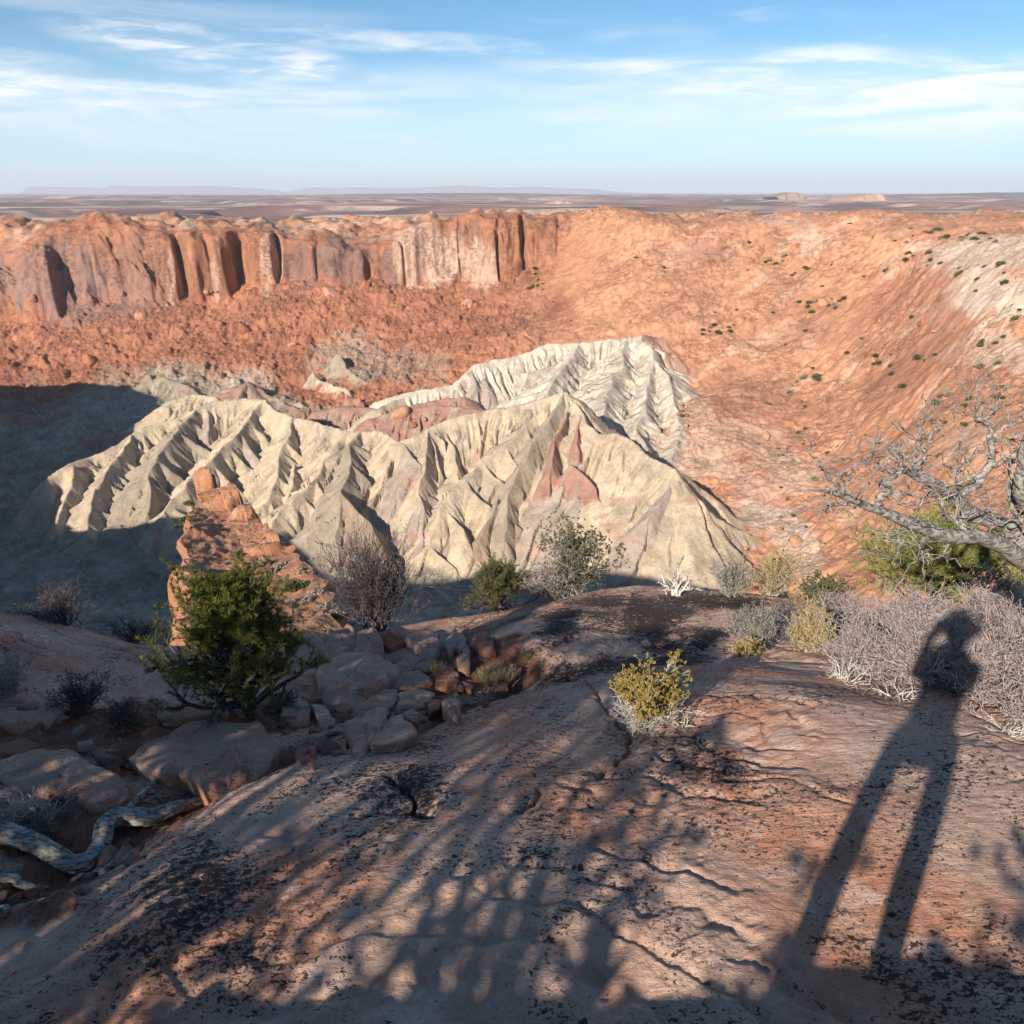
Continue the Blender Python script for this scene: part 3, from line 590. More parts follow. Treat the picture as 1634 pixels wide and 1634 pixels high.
BL = [
 (z3([(230,330),(380,270),(620,265),(740,350),(745,390),(640,450),(560,500),(500,540),(440,560),(350,570),(280,500),(250,440)]),.22,M_blk,'largest rounded pink block in the rubble right of the pinyon trunk'),
 (z3([(715,430),(800,375),(880,362),(960,400),(972,435),(860,470),(760,480),(700,460)]),.10,M_blk,'flat pink block with a red underside beside the grass tuft'),
 (z3([(1060,345),(1110,345),(1155,385),(1140,460),(1080,475),(1000,465),(1010,420)]),.14,M_red,'squarish reddish block right of the small grass tuft'),
 (z3([(560,525),(640,490),(740,490),(755,530),(700,600),(600,620),(470,640),(470,605),(560,565)]),.09,M_blk,'wavy edged slab directly above the paired kite shaped slabs'),
 (z3([(770,515),(900,490),(990,520),(930,590),(860,610),(750,610)]),.09,M_blk,'flat grey pink slab right of the wavy edged slab'),
 (z3([(400,695),(520,645),(650,608),(690,620),(680,680),(600,770),(540,840),(470,850),(420,800)]),.12,M_blk,'left one of two kite shaped slabs split by a diagonal crack'),
 (z3([(640,745),(720,685),(780,680),(870,740),(870,765),(700,820),(580,838),(575,820)]),.09,M_pale,'pale right one of two slabs split by a diagonal crack'),
 (z3([(790,640),(850,620),(890,640),(880,690),(820,680)]),.07,M_blk,'small wedge of rock above the tip of the pale split slab'),
 (z3([(1050,565),(1080,520),(1130,530),(1160,580),(1140,630),(1080,622),(1045,595)]),.14,M_blk,'round boulder spotted with white lichen at the lower end of the rubble'),
 (z3([(950,595),(990,550),(1040,570),(1020,610),(960,630)]),.09,M_red,'brown cobble tucked left of the white spotted boulder'),
 (z3([(1150,442),(1200,436),(1250,470),(1230,492),(1160,475)]),.06,M_red,'small smooth rock below the squarish reddish block'),
 (z3([(190,590),(280,600),(340,680),(330,705),(250,730),(220,650)]),.12,M_pale,'pale leaning rock under the lower right of the pinyon'),
 (z3([(95,880),(170,810),(210,845),(210,940),(90,925)]),.14,M_red,'brick red angular rock right of the big pointed slab'),
 (z3([(320,835),(380,800),(420,820),(410,862),(330,868)]),.08,M_blk,'small rounded rock at the foot of the left kite shaped slab'),
 (z3([(350,570),(430,540),(490,565),(440,602),(360,602)]),.08,M_pale,'pale lumpy rock below the largest rounded pink block'),
 (z3([(110,120),(200,110),(290,200),(280,290),(180,290),(100,260)]),.22,M_blk,'leftmost rock of the row along the rim behind the pinyon'),
 (z3([(290,110),(430,70),(490,110),(480,200),(460,262),(300,270),(270,220)]),.25,M_blk,'broad upright rock on the rim left of the leafless shrub'),
 (z3([(490,105),(600,80),(650,160),(655,250),(560,265),(470,250)]),.25,M_blk,'upright rock on the rim right under the leafless shrub'),
 (z3([(660,190),(700,95),(780,130),(800,190),(700,212)]),.16,M_red,'dark reddish rock on the rim right of the leafless shrub'),
 (z3([(830,135),(940,100),(1020,130),(1030,200),(980,290),(900,225),(800,165)]),.22,M_blk,'long leaning block pointing down slope from the rim notch'),
 (z3([(1050,180),(1130,105),(1200,150),(1220,205),(1220,330),(1150,330),(1110,250)]),.22,M_blk,'tall block between the rim notch and the tall dry grass'),
 (z3([(1180,115),(1320,85),(1380,170),(1390,235),(1290,222),(1200,155)]),.20,M_red,'rounded reddish block above the tall dry grass'),
 (z3([(720,335),(800,300),(860,350),(780,382),(720,372)]),.07,M_blk,'thin slab leaning on the right of the largest rounded block'),
 (z3([(820,290),(930,270),(980,310),(960,352),(870,352),(830,315)]),.09,M_blk,'flat slab above the block with a red underside'),
 (z3([(1410,432),(1470,442),(1472,478),(1410,468)]),.08,M_red,'small red brick shaped rock at the right end of the rubble'),
 (z3([(1330,340),(1450,330),(1560,350),(1500,390),(1400,400),(1340,380)]),.06,M_red,'thin reddish ledge slab right of the tall dry grass'),
 (z3([(0,560),(120,540),(180,600),(160,690),(40,700),(0,650)]),.12,M_blk,'shaded rock half buried under the pinyon branches'),
 (z6([(610,700),(700,620),(880,560),(1050,540),(1180,570),(1283,640),(1255,700),(1190,770),(1100,830),(980,855),(880,815),(770,812),(680,790)]),.17,M_blk,'big smooth slab with a pointed right tip above the driftwood'),
 (z6([(-60,760),(120,700),(300,680),(420,760),(570,830),(570,890),(420,950),(300,885),(110,870),(20,810)]),.13,M_blk,'smooth pink slab left of the big pointed slab, above the dead twigs'),
 (z6([(-40,500),(190,470),(290,510),(200,565),(80,590),(-10,545)]),.12,M_blk,'small smooth slab at the left picture edge under the shrubs'),
 (z6([(358,650),(430,645),(438,700),(372,700)]),.07,M_blk,'little square rock above the gap between the two big slabs'),
 (z6([(740,500),(900,440),(1030,450),(1055,520),(900,545),(760,542)]),.12,M_blk,'grey ledge directly above the big pointed slab'),
 (z6([(0,655),(120,640),(180,665),(120,700),(0,705)]),.06,M_red,'flat orange brown stone above the left smooth pink slab'),
]
for i, (pl, th, m, lb) in enumerate(BL):
    slab(pl, th, m, 'rock_block', lb, 'rock', 'fallen rock blocks along the gully', seed=i)

# loose stones in the gully soil
def stone_mesh(seed):
    r_ = np.random.default_rng(seed); n = 18; m_ = 10
    th = np.linspace(0, np.pi, m_); ph = np.linspace(0, 2*np.pi, n, endpoint=False)
    D = np.stack([np.sin(th)[:,None]*np.cos(ph), np.sin(th)[:,None]*np.sin(ph), np.cos(th)[:,None]+0*ph], -1).reshape(-1,3)
    N_ = r_.normal(size=(11,3)); N_ /= np.linalg.norm(N_,axis=1)[:,None]; dd = r_.uniform(.6,1,11)
    q = dd/np.maximum(D@N_.T, .05); rad = np.minimum(q.min(1), 1.15)
    return D*rad[:,None]*(1+.05*fb3(D*3+seed,2))[:,None], grid_faces(m_, n, True)
protos = []
stone_spots = []
r_ = np.random.default_rng(5)
for (cx, cy, sx, sy, n) in [(70,1415,70,22,14),(200,1345,40,18,8),(180,1220,50,25,16),(60,1160,60,30,8),(530,1170,50,30,20),(620,1120,60,30,14),(700,1130,50,20,10),(745,1120,30,15,10),(480,1150,30,20,10),(560,1060,60,30,8)]:
    for _ in range(n): stone_spots.append((cx+r_.normal()*sx*.6, cy+r_.normal()*sy*.6, r_.uniform(.012,.034)*(1+(cy<1380)*.3)))
for k in range(6):
    V, F_ = stone_mesh(40+k); me = None
    for j, (px,py,sz) in enumerate(stone_spots[k::6]):
        g = gpt(px, py)
        if me is None:
            o = mesh_np('stone', V, F_, [M_red,M_blk,M_red,M_pale,M_red,M_blk][k]); me = o.data
        else:
            o = bpy.data.objects.new('stone', me); COL.objects.link(o)
        s_ = sz*1.4; o.scale = (s_*1.25, s_, s_*.6); o.rotation_euler = (r_.uniform(-.3,.3), r_.uniform(-.3,.3), r_.uniform(0,6))
        o.location = (g[0], g[1], gz(g[0],g[1])+s_*.25)
        tag(o, 'small angular loose stone lying on the red soil between the blocks', 'stone', 'loose stones on the red gully soil')

# ---------- the red promontory below the viewpoint ----------
def promontory():
    top = [(290,1040,30),(289,950,52),(282,905,64),(284,860,78),(298,815,93),(318,790,104),(325,770,109),(338,768,110),(348,788,104),(372,795,100),(396,805,96),(405,825,89),(430,843,83),(470,872,73),(520,922,58),(545,985,45),(575,1040,32)]
    o3 = PA(top); n = 420; o3 = resample(o3, n); o3[:,:2] += np.c_[fbm(o3[:,0]/7,o3[:,1]/7,4), fbm(o3[:,0]/7+5,o3[:,1]/7,4)]*1.1
    ctl = list(PA(top))+[P(*q) for q in [(340,820,94),(350,870,80),(380,900,71),(400,950,57),(450,950,56),(480,990,46),(330,920,66),(430,880,75),(400,1000,45)]]
    TP = TPS(ctl, 1e-3, 30.)
    c = np.array([-23.5, 65.]); V = []
    ts = np.linspace(.01,1,150)
    for t in ts:
        xy = c+(o3[:,:2]-c)*t; V.append(np.c_[xy, TP(xy[:,0],xy[:,1])-1.2*sst(.93,1,t)])
    z0 = V[-1][:,2].copy()
    for f in np.linspace(.02,1,60):
        xy = c+(o3[:,:2]-c)*(1+.10*f+.03*np.sin(f*16)*f); V.append(np.c_[xy, z0-46*f])
    V = np.concatenate(V); x, y = V[:,0], V[:,1]; isT = (np.arange(len(V)) < 150*n)
    rel = .55*fbm(x/7,y/12,4)+.35*np.abs(fbm(x/2.6,y/4.5,3))+.10*fbm(x/.8,y/1.4,3)
    for px,py,Y,w,h in [(332,782,106,3.4,3.4),(350,800,101,5,.9),(375,806,97,3.2,2.2),(396,822,90,2.6,1.6),(310,850,82,4,.8),(440,850,80,2.,1.),(420,880,75,3,1.2)]:
        g = P(px,py,Y); rel = rel+h*sst(w,w*.35,np.hypot(x-g[0],y-g[1])+.8*fbm(x/2,y/2,2))
    V[:,2] += rel*isT
    V += (~isT[:,None])*np.c_[fb3(V/6,3), fb3(V/6+9,3), 0*x]*1.1
    T = NT('promontory_rock'); n1 = T.noise(.25,6,.6); n2_ = T.noise(1.4,6,.7); n3_ = T.noise(7,4,.6)
    col = T.mix(T.rng(n1,.4,.65), (.50,.235,.135), (.56,.30,.19)); col = T.mix(T.math('MULTIPLY',T.rng(n2_,.5,.68),.55), col, (.36,.155,.09))
    col = T.mix(T.math('MULTIPLY',T.rng(T.noise(.5,4,.6),.62,.7),.5), col, (.66,.46,.34))
    nb = T.bump(T.math('ADD', n2_, T.math('MULTIPLY', n3_, .3)), .8, .8)
    F_ = grid_faces(210, n, True); cap = np.c_[np.full(n,210*n), np.arange(n), (np.arange(n)+1)%n]; V = np.vstack([V, V[:n].mean(0)])
    o = mesh_np('rock_promontory', V, [F_, cap], T.fin(col, nb)); tag(o, 'orange sandstone promontory with a small knob at its far tip, below the pinyon', 'rock outcrop')
    def top_z(x_, y_): return float(TP(np.array([x_]),np.array([y_]))[0])
    return top_z
prom_z = promontory()
# =====================================================================================
# PLANTS
# =====================================================================================
def tubes(pls, ns=5, jitter=0., groove=0., seed=0):
    """pls: list of (Nx3 points, N radii) -> V, quads"""
    Vs, Fs, off = [], [], 0; th = np.linspace(0, 2*np.pi, ns, endpoint=False)
    rg = np.random.default_rng(seed)
    for p, r in pls:
        p = np.asarray(p, float); r = np.asarray(r, float); n = len(p)
        d = np.gradient(p, axis=0); d /= np.linalg.norm(d,axis=1)[:,None]+1e-9
        up = np.array([0,0,1.]) if abs(d[0,2]) < .9 else np.array([1.,0,0])
        u = np.cross(d, up); u /= np.linalg.norm(u,axis=1)[:,None]+1e-9; v = np.cross(d, u)
        rr_ = r[:,None]*np.ones(ns)
        if groove: rr_ = rr_*(1+groove*np.sin(th*5+np.arange(n)[:,None]*.25+rg.uniform(0,6))+groove*.6*np.sin(th*9+np.arange(n)[:,None]*.13))
        if jitter: rr_ = rr_*(1+rg.normal(0,jitter,(n,ns)))
        Vs.append((p[:,None]+rr_[...,None]*(np.cos(th)[:,None]*u[:,None]+np.sin(th)[:,None]*v[:,None])).reshape(-1,3))
        Fs.append(grid_faces(n, ns, True)+off); off += n*ns
    return np.concatenate(Vs), np.concatenate(Fs)
def smoothline(pts, rad, n, wob=0., seed=0):
    pts = np.asarray(pts, float); d = np.concatenate([[0], np.cumsum(np.linalg.norm(np.diff(pts,axis=0),axis=1))]); t = np.linspace(0, d[-1], n)
    q = np.stack([np.interp(t, d, pts[:,i]) for i in range(3)], 1); r = np.interp(t, d, rad)
    for _ in range(max(1, n//(len(pts)*3))):
        q[1:-1] = (q[:-2]+2*q[1:-1]+q[2:])/4
    if wob: q = q+np.c_[n2(t/d[-1]*6,t*0+seed), n2(t/d[-1]*6+7,t*0+seed), n2(t/d[-1]*6+15,t*0+seed)]*wob*sst(0,.15,t/d[-1])[:,None]
    return q, r
def grow(rg, p0, d0, ln, r0, lvl, maxl, out, tips, kids=(3,5), curve=.35, up=.15, shrink=.62, nseg=5, spread=.8, tr=.0012):
    """a branch that bends and forks"""
    p = np.array(p0, float); d = np.array(d0, float); d /= np.linalg.norm(d); pts = [p.copy()]; dirs = [d.copy()]
    for i in range(nseg):
        d = d+rg.normal(0, curve, 3)*.6+np.array([0,0,up]); d /= np.linalg.norm(d); p = p+d*ln/nseg; pts.append(p.copy()); dirs.append(d.copy())
    rad = np.linspace(r0, max(r0*.5, tr), nseg+1); out.append((np.array(pts), rad, lvl))
    if lvl >= maxl: tips.append((pts[-1], dirs[-1])); return
    for _ in range(rg.integers(kids[0], kids[1]+1)):
        i = rg.integers(max(1,nseg//3), nseg+1); nd = dirs[i]+rg.normal(0, spread, 3); 
        grow(rg, pts[i], nd, ln*shrink*rg.uniform(.7,1.15), rad[i]*.68, lvl+1, maxl, out, tips, kids, curve, up, shrink, nseg if lvl<1 else 4, spread, tr)
    tips.append((pts[-1], dirs[-1]))
def split_tubes(out, big=2):
    a = [(p,r) for p,r,l in out if l < big]; b = [(p,r) for p,r,l in out if l >= big]; return a, b
def blades(rg, P0, D0, n, ln, wd, spread, fwd=1., up=0., cup=0.):
    """n leaf blades (thin triangles) from every tip"""
    m = len(P0); P_ = np.repeat(P0, n, 0); D_ = np.repeat(D0, n, 0)*fwd+rg.normal(0, spread, (m*n,3)); D_[:,2] += up; D_ /= np.linalg.norm(D_,axis=1)[:,None]+1e-9
    L_ = ln*rg.uniform(.6,1.2,(m*n,1)); s_ = np.cross(D_, rg.normal(size=(m*n,3))); s_ /= np.linalg.norm(s_,axis=1)[:,None]+1e-9
    base = P_; V = np.stack([base-s_*wd*.5, base+s_*wd*.5, base+D_*L_*.6+s_*wd*.55, base+D_*L_, base+D_*L_*.6-s_*wd*.55], 1).reshape(-1,3)
    i = np.arange(m*n)[:,None]*5; return V, np.concatenate([i+np.array([[0,1,2]]), i+np.array([[0,2,4]]), i+np.array([[4,2,3]])])
def leafmat(name, c1, c2, c3=None, trans=.25, sc=7):
    T = NT(name); n = T.noise(sc, 3, .6); f = T.noise(sc*9, 2, .6)
    c = T.mix(T.rng(n,.35,.65), c1, c2)
    if c3: c = T.mix(T.rng(f,.58,.68), c, c3)
    c = T.mix(1., c, T.mix(1.,(1,1,1),T.math('MULTIPLY_ADD',T.math('SUBTRACT',f,.5),1.2,1.),'MULTIPLY'),'MULTIPLY')
    T.fin(c, rough=.7)
    if trans:
        tr = T.n.new('ShaderNodeBsdfTranslucent'); T.l.new(c, tr.inputs[0]); mx = T.n.new('ShaderNodeMixShader'); mx.inputs[0].default_value = trans
        T.l.new(T.b.outputs[0], mx.inputs[1]); T.l.new(tr.outputs[0], mx.inputs[2]); T.l.new(mx.outputs[0], T.n['Material Output'].inputs[0])
    return T.m
def barkmat(name, c1, c2, sc=30, stretch=(1,1,1), bump=.004):
    T = NT(name); n = T.noise(sc, 5, .65, T.mapv(stretch)); c = T.mix(T.rng(n,.36,.64), c1, c2); return T.fin(c, T.bump(n, bump, .9))
M_bark = barkmat('dark_bark', (.07,.055,.05), (.17,.14,.125)); M_dead = barkmat('weathered_wood', (.12,.105,.095), (.46,.42,.37), 44, (.5,1.2,1.2), bump=.012)
M_silver = barkmat('silver_twig', (.15,.135,.125), (.38,.34,.31)); M_twig = barkmat('grey_twig', (.24,.21,.20), (.46,.42,.40)); M_lilac = barkmat('lilac_twig', (.31,.25,.235), (.58,.49,.455)); M_dark = barkmat('dark_twig', (.06,.05,.055), (.17,.14,.145)); M_pale = barkmat('pale_twig', (.42,.38,.33),(.64,.6,.54))
M_pine = leafmat('pine_needles', (.07,.085,.02), (.20,.20,.04), (.34,.31,.08)); M_jun = leafmat('gold_juniper', (.34,.25,.06), (.46,.33,.09), (.24,.20,.06)); M_sage = leafmat('sage_leaf', (.30,.27,.19), (.42,.38,.28), trans=.2)
M_rab = leafmat('rabbitbrush_leaf', (.42,.31,.12), (.54,.41,.18), (.3,.24,.1)); M_grass = leafmat('dry_grass', (.36,.28,.15), (.50,.41,.26), trans=.2); M_olive = leafmat('olive_leaf', (.10,.11,.045), (.20,.19,.08), (.3,.27,.13)); M_green = leafmat('bright_pine', (.24,.27,.06), (.38,.39,.11), (.16,.19,.05)); M_brown = leafmat('brown_leaf', (.16,.11,.08), (.26,.19,.14), trans=.1)

def bush(name, label, cat, base, h, w, seed, stems=26, lvl=2, twig=M_twig, leaf=None, nleaf=5, lsz=.02, lw=.004, r0=.007, kids=(3,5), dome=1., group=None, leafname='foliage', spread=.75, up=.1, lspread=.7, curve=.4, tr=.0016, topleaf=0.):
    rg = np.random.default_rng(seed); out, tips = [], []
    for _ in range(stems):
        a = rg.uniform(0, 2*np.pi); e = rg.uniform(.08, 1)**.7; d = np.array([math.cos(a)*math.cos(e*1.5)*w*.5/h*1.3, math.sin(a)*math.cos(e*1.5)*w*.5/h*1.3, .25+math.sin(e*1.5)])
        L_ = .60*np.hypot(h*d[2]/np.linalg.norm(d), w*.5*np.hypot(d[0],d[1])/np.linalg.norm(d))*rg.uniform(.75,1.1)
        grow(rg, rg.normal(0,.035,3)*[w,w,0], d, L_, r0, 0, lvl, out, tips, kids, curve, up, .6, 4, spread, tr)
    root = empty(name, base); tag(root, label, cat, group)
    V, F_ = tubes([(p,r) for p,r,l in out if l<2], 5, seed=seed); V2, F2 = tubes([(p,r) for p,r,l in out if l>=2], 3) if lvl>=2 else (np.zeros((0,3)), np.zeros((0,4),int))
    mesh_np('branches', np.vstack([V,V2]), np.vstack([F_, F2+len(V)]), twig, root)
    if leaf:
        tp = np.array([t[0] for t in tips]); td = np.array([t[1] for t in tips])
        if topleaf: 
            k = tp[:,2]+.25*h*n2(tp[:,0]/w*4+seed, tp[:,1]/w*4) > topleaf*h; tp, td = tp[k], td[k]
        V, F_ = blades(rg, tp, td, nleaf, lsz, lw, lspread); mesh_np(leafname, V, F_, leaf, root, smooth=False)
    return root
def at(px, py, sink=.02):
    g = gpt(px, py); return (g[0], g[1], gz(g[0], g[1])-sink)
def szw(px, py, w):  # picture width of a thing standing there -> metres
    return w*depth(gpt(px,py))/F

# --- pinyon pine at the left ---
def pinyon(name, label, base, h, w, seed, leafm, ntuft=34, nl=.030, lean=(-.1,-.05), lvl=3, dens=1., stems=9, tw=M_bark, floor=.25, group=None, nw=.0028, cull=.55, r0=.045, front=0):
    rg = np.random.default_rng(seed); out, tips = [], []
    top = np.array([lean[0]*h, lean[1]*h, h*.62]); tr, rad = smoothline([(0,0,-.06),(lean[0]*h*.3-.03*h,0,h*.16),(lean[0]*h*.7+.03*h,lean[1]*h*.6,h*.38),tuple(top)], [r0*1.25,r0,r0*.7,r0*.35], 14, .02*h, seed)
    out.append((tr, rad, 0))
    for i in range(int(stems*dens*2)):
        k = rg.integers(3, 14); a = rg.uniform(0, 2*np.pi); z_ = k/13
        d = np.array([math.cos(a), math.sin(a), rg.uniform(-.1,.45)+z_*.9]); L_ = (w*.5*(1.08-.62*z_**1.5))*rg.uniform(.55,.85)
        grow(rg, tr[k], d, L_*.72, rad[k]*.55, 1, lvl, out, tips, (3,5), .3, .10, .58, 5, .75, .0022)
    root = empty(name, base); tag(root, label, 'tree', group)
    V, F_ = tubes([(tr,rad)], 12, .03, .06, seed); mesh_np('trunk', V, F_, tw, root)
    V, F_ = tubes([(p,r) for p,r,l in out[1:]], 4); mesh_np('branches', V, F_, M_twig if tw is not M_bark else M_dark, root)
    tp = np.array([t[0] for t in tips]); td = np.array([t[1] for t in tips])
    cl_ = n3(tp/(w*.16)+seed); k = (cl_ > -.25+(.55-cull))&(tp[:,2] > floor*h*(.6+.8*rg.random(len(tp)))); tp, td = tp[k], td[k]
    # a few tufts back along each twig so that the shoots look like bottle brushes
    tp = np.concatenate([tp, tp-td*nl*.9, tp-td*nl*1.8]); td = np.concatenate([td]*3)
    td = td*.8; td[:,2] += .35
    V, F_ = blades(rg, tp, td, ntuft//3, nl, nw, .55); mesh_np('needles', V, F_, leafm, root, smooth=False)
    return root
b = at(415,1150); pinyon('pinyon_pine', 'dense green pinyon pine leaning over the gully on the left, its dark trunk bare below', b, 1.55, 1.85, 11, M_pine, ntuft=66, nl=.052, nw=.0028, lean=(-.14,.05), stems=34, floor=.18, cull=.95)
pinyon('pinyon_pine', 'small low pinyon standing on the rim left of the olive shrub', at(805,966), .72, 1.55, 12, M_olive, ntuft=24, nl=.06, stems=22, cull=.9, lean=(-.2,0), floor=.2, r0=.03, nw=.004)
# pine on the right behind the brush
for (px,py,w_,h_,lab,sd) in [(1480,975,3.0,1.15,'spreading light green pinyon behind the grey brush under the dead limb',31),(1670,985,2.0,1.4,'green pinyon cut off by the right picture edge beside the dead limb',32)]:
    pinyon('pinyon_pine', lab, at(px,py), h_, w_, sd, M_green, ntuft=30, nl=.06, stems=34, lean=(.05,0), lvl=3, floor=.12, r0=.03, nw=.005, cull=1.)

# --- gold tipped juniper bush on the dome ---
b = at(1030,1142); jw = szw(1030,1130,160)
bush('juniper_bush', 'rounded juniper bush with golden foliage on top and silver twigs below', 'bush', b, jw*.60, jw*1.12, 3, stems=50, lvl=3, twig=M_pale, leaf=M_jun, nleaf=20, lsz=.014, lw=.0055, r0=.008, kids=(3,5), topleaf=.56, lspread=1.2, tr=.0014)
# --- leafless shrubs ---
bush('leafless_shrub', 'tall dark leafless shrub standing on the rim above the rubble', 'shrub', at(600,1004), 1.35, 1.75, 21, stems=22, lvl=3, twig=M_dark, r0=.014, kids=(4,6), spread=.6, up=.22, curve=.3, tr=.0028)
bush('leafless_shrub', 'low dark bare shrub on the left end of the rim', 'shrub', at(100,990), .45, 1.3, 22, stems=22, lvl=3, twig=M_dark, r0=.008, kids=(3,5), tr=.0022)
bush('leafless_shrub', 'dark bare shrub on the rim left of the pinyon', 'shrub', at(215,1015), .35, .9, 23, stems=20, lvl=3, twig=M_dark, r0=.007, kids=(3,4), tr=.0022)
bush('leafless_shrub', 'blue grey bushy twigs at the left picture edge above the small smooth slab', 'shrub', at(15,1115), .42, .75, 24, stems=24, lvl=3, twig=M_twig, r0=.006, kids=(3,5), tr=.0016)
bush('leafless_shrub', 'brown seedy shrub in the hollow right of the small smooth slab', 'shrub', at(130,1135), .34, .62, 25, stems=24, lvl=3, twig=M_dark, leaf=M_brown, nleaf=2, lsz=.012, lw=.006, r0=.005, kids=(3,4))
bush('leafless_shrub', 'brown dry shrub above the upper left side of the big pointed slab', 'shrub', at(205,1165), .26, .5, 26, stems=22, lvl=3, twig=M_dark, leaf=M_brown, nleaf=2, lsz=.012, lw=.006, r0=.005, kids=(3,4))
bush('leafless_shrub', 'dry brown shrub at the foot of the pinyon trunk', 'shrub', at(455,1135), .25, .5, 27, stems=20, lvl=3, twig=M_dark, leaf=M_grass, nleaf=1, lsz=.02, lw=.003, r0=.005, kids=(3,4))
bush('dead_shrub', 'tangle of silver dead twigs under the bend of the driftwood', 'shrub', at(45,1318), .17, .62, 28, stems=24, lvl=2, twig=M_twig, r0=.007, kids=(3,5), up=-.02, curve=.5)
bush('seedy_shrub', 'small brown seedy weed in the dark hollow left of the driftwood', 'shrub', at(65,1345), .14, .35, 29, stems=22, lvl=2, twig=M_dark, leaf=M_brown, nleaf=4, lsz=.012, lw=.006, r0=.003)
# --- along the rim ---
bush('olive_shrub', 'loose olive green shrub on the rim in the middle', 'shrub', at(915,950), 1.1, 1.25, 33, stems=18, lvl=3, twig=M_twig, leaf=M_olive, nleaf=7, lsz=.035, lw=.010, r0=.012, kids=(3,5), up=.18, spread=.6)
bush('lilac_shrub', 'small lilac grey bare shrub tucked beside the loose olive one', 'shrub', at(880,952), .72, .7, 34, stems=18, lvl=3, twig=M_lilac, r0=.008, kids=(4,5), tr=.003)
bush('dead_branches', 'spiky white dead branches lying on the rim right of the olive shrub', 'shrub', at(1075,950), .55, 1.15, 35, stems=9, lvl=2, twig=M_pale, r0=.018, kids=(2,4), curve=.5, tr=.005)
bush('sage_shrub', 'grey sage shrub on the rim right of the white dead branches', 'shrub', at(1165,952), .55, .85, 36, stems=30, lvl=3, twig=M_twig, leaf=M_sage, nleaf=4, lsz=.018, lw=.006, r0=.006, kids=(3,4), up=.2)
bush('rabbitbrush', 'yellow green upright shrub on the rim right of the grey sage', 'shrub', at(1232,952), .62, .75, 37, stems=28, lvl=3, twig=M_pale, leaf=M_rab, nleaf=8, lsz=.02, lw=.007, r0=.006, up=.3, kids=(3,4))
bush('olive_shrub', 'round dark olive shrub on the rim left of the light green pinyon', 'shrub', at(1315,952), .52, .7, 38, stems=26, lvl=3, twig=M_twig, leaf=M_olive, nleaf=10, lsz=.02, lw=.009, r0=.006, kids=(3,4))
bush('grass_tuft', 'pale straw coloured grass tuft on the rim below the yellow green shrub', 'grass tuft', at(1270,965), .3, .5, 39, stems=90, lvl=0, twig=M_grass, r0=.003, up=.15)
# --- brush on the right ---
bush('sage_shrub', 'feathery grey twigged shrub left of the golden rabbitbrush on the slickrock', 'shrub', at(1200,1028), .46, .62, 40, stems=36, lvl=3, twig=M_twig, leaf=M_sage, nleaf=2, lsz=.018, lw=.004, r0=.005, kids=(3,4), up=.15)
bush('rabbitbrush', 'golden rabbitbrush between the feathery grey shrub and the big brush', 'shrub', at(1290,1040), .42, .5, 41, stems=36, lvl=3, twig=M_pale, leaf=M_rab, nleaf=8, lsz=.017, lw=.006, r0=.005, up=.25, kids=(3,4))
bush('rabbitbrush', 'low amber coloured clump under the feathery grey shrub', 'shrub', at(1195,1042), .16, .4, 42, stems=30, lvl=2, twig=M_pale, leaf=M_rab, nleaf=9, lsz=.02, lw=.006, r0=.004, kids=(4,5))
BR = [((1385,1062),.42,.85,43,'bare lilac grey brush right of the golden rabbitbrush'),((1480,1085),.62,1.0,44,'bare lilac grey brush that carries the shadow of the head and shoulders'),((1590,1110),.62,1.0,45,'tall bare lilac grey brush at the right picture edge'),((1440,1010),.55,1.0,46,'bare grey brush in front of the light green pinyon'),((1570,1030),.72,1.1,47,'high bare brush behind the one at the right picture edge'),((1345,1000),.38,.8,48,'low bare brush below the round dark olive shrub'),((1680,1150),.62,.9,49,'bare brush in the right corner, mostly outside the picture'),((1660,1040),.75,1.0,50,'bare brush under the trunk of the dead juniper')]
for (q, h_, w_, sd, lb) in BR:
    bush('bare_brush', lb, 'brush', at(*q), h_*1.12, w_*1.12, sd, stems=52, lvl=3, twig=M_lilac, leaf=M_brown, nleaf=1, lsz=.006, lw=.004, r0=.006, kids=(4,5), spread=.9, up=.04, curve=.55, tr=.0021, group='bare lilac brush on the right of the dome')
for (q, w_, sd, lb) in [((1350,1075),.75,51,'dry silver sticks lying at the foot of the lilac brush'),((1440,1105),.6,52,'short dry sticks lying under the shadowed brush'),((1610,1165),.6,53,'pale sticks lying below the brush in the right corner'),((1090,1150),.3,54,'thin dead twigs spread right of the golden juniper bush')]:
    bush('dead_twigs', lb, 'twigs', at(*q), .10, w_, sd, stems=14, lvl=2, twig=M_pale, r0=.006, kids=(2,4), up=-.02, curve=.5)
for (q, h_, w_, sd, lb) in [((805,1092),.34,.3,60,'tall dry grass tuft beside the tall rim block'),((775,1085),.22,.3,61,'lower dry grass spilling toward the slickrock'),((700,1085),.22,.22,62,'small dry grass tuft above the block with a red underside'),((650,1170),.12,.2,63,'little straw tuft at the lower end of the rubble'),((840,1045),.14,.3,64,'yellow grass clump in the hollow below the rim'),((730,1060),.2,.4,65,'dark wiry plant between the grass tufts')]:
    bush('grass_tuft' if sd!=65 else 'wiry_plant', lb, 'grass tuft' if sd!=65 else 'plant', at(*q), h_*1.5, w_, sd, stems=130, lvl=0, twig=M_grass if sd!=65 else M_dark, r0=.0022, up=.12, curve=.25)
for (q, sd, lb) in [((330,1140),70,'sprig of pine needles lying on the pale ground left of the trunk'),((560,1075),71,'tiny green sprig on the largest rounded block'),((600,1095),72,'tiny green plant below the sprig on the rounded block')]:
    bush('pine_sprig', lb, 'sprig', at(*q,0), .07, .12, sd, stems=8, lvl=1, twig=M_dark, leaf=M_pine, nleaf=14, lsz=.03, lw=.003, r0=.003)

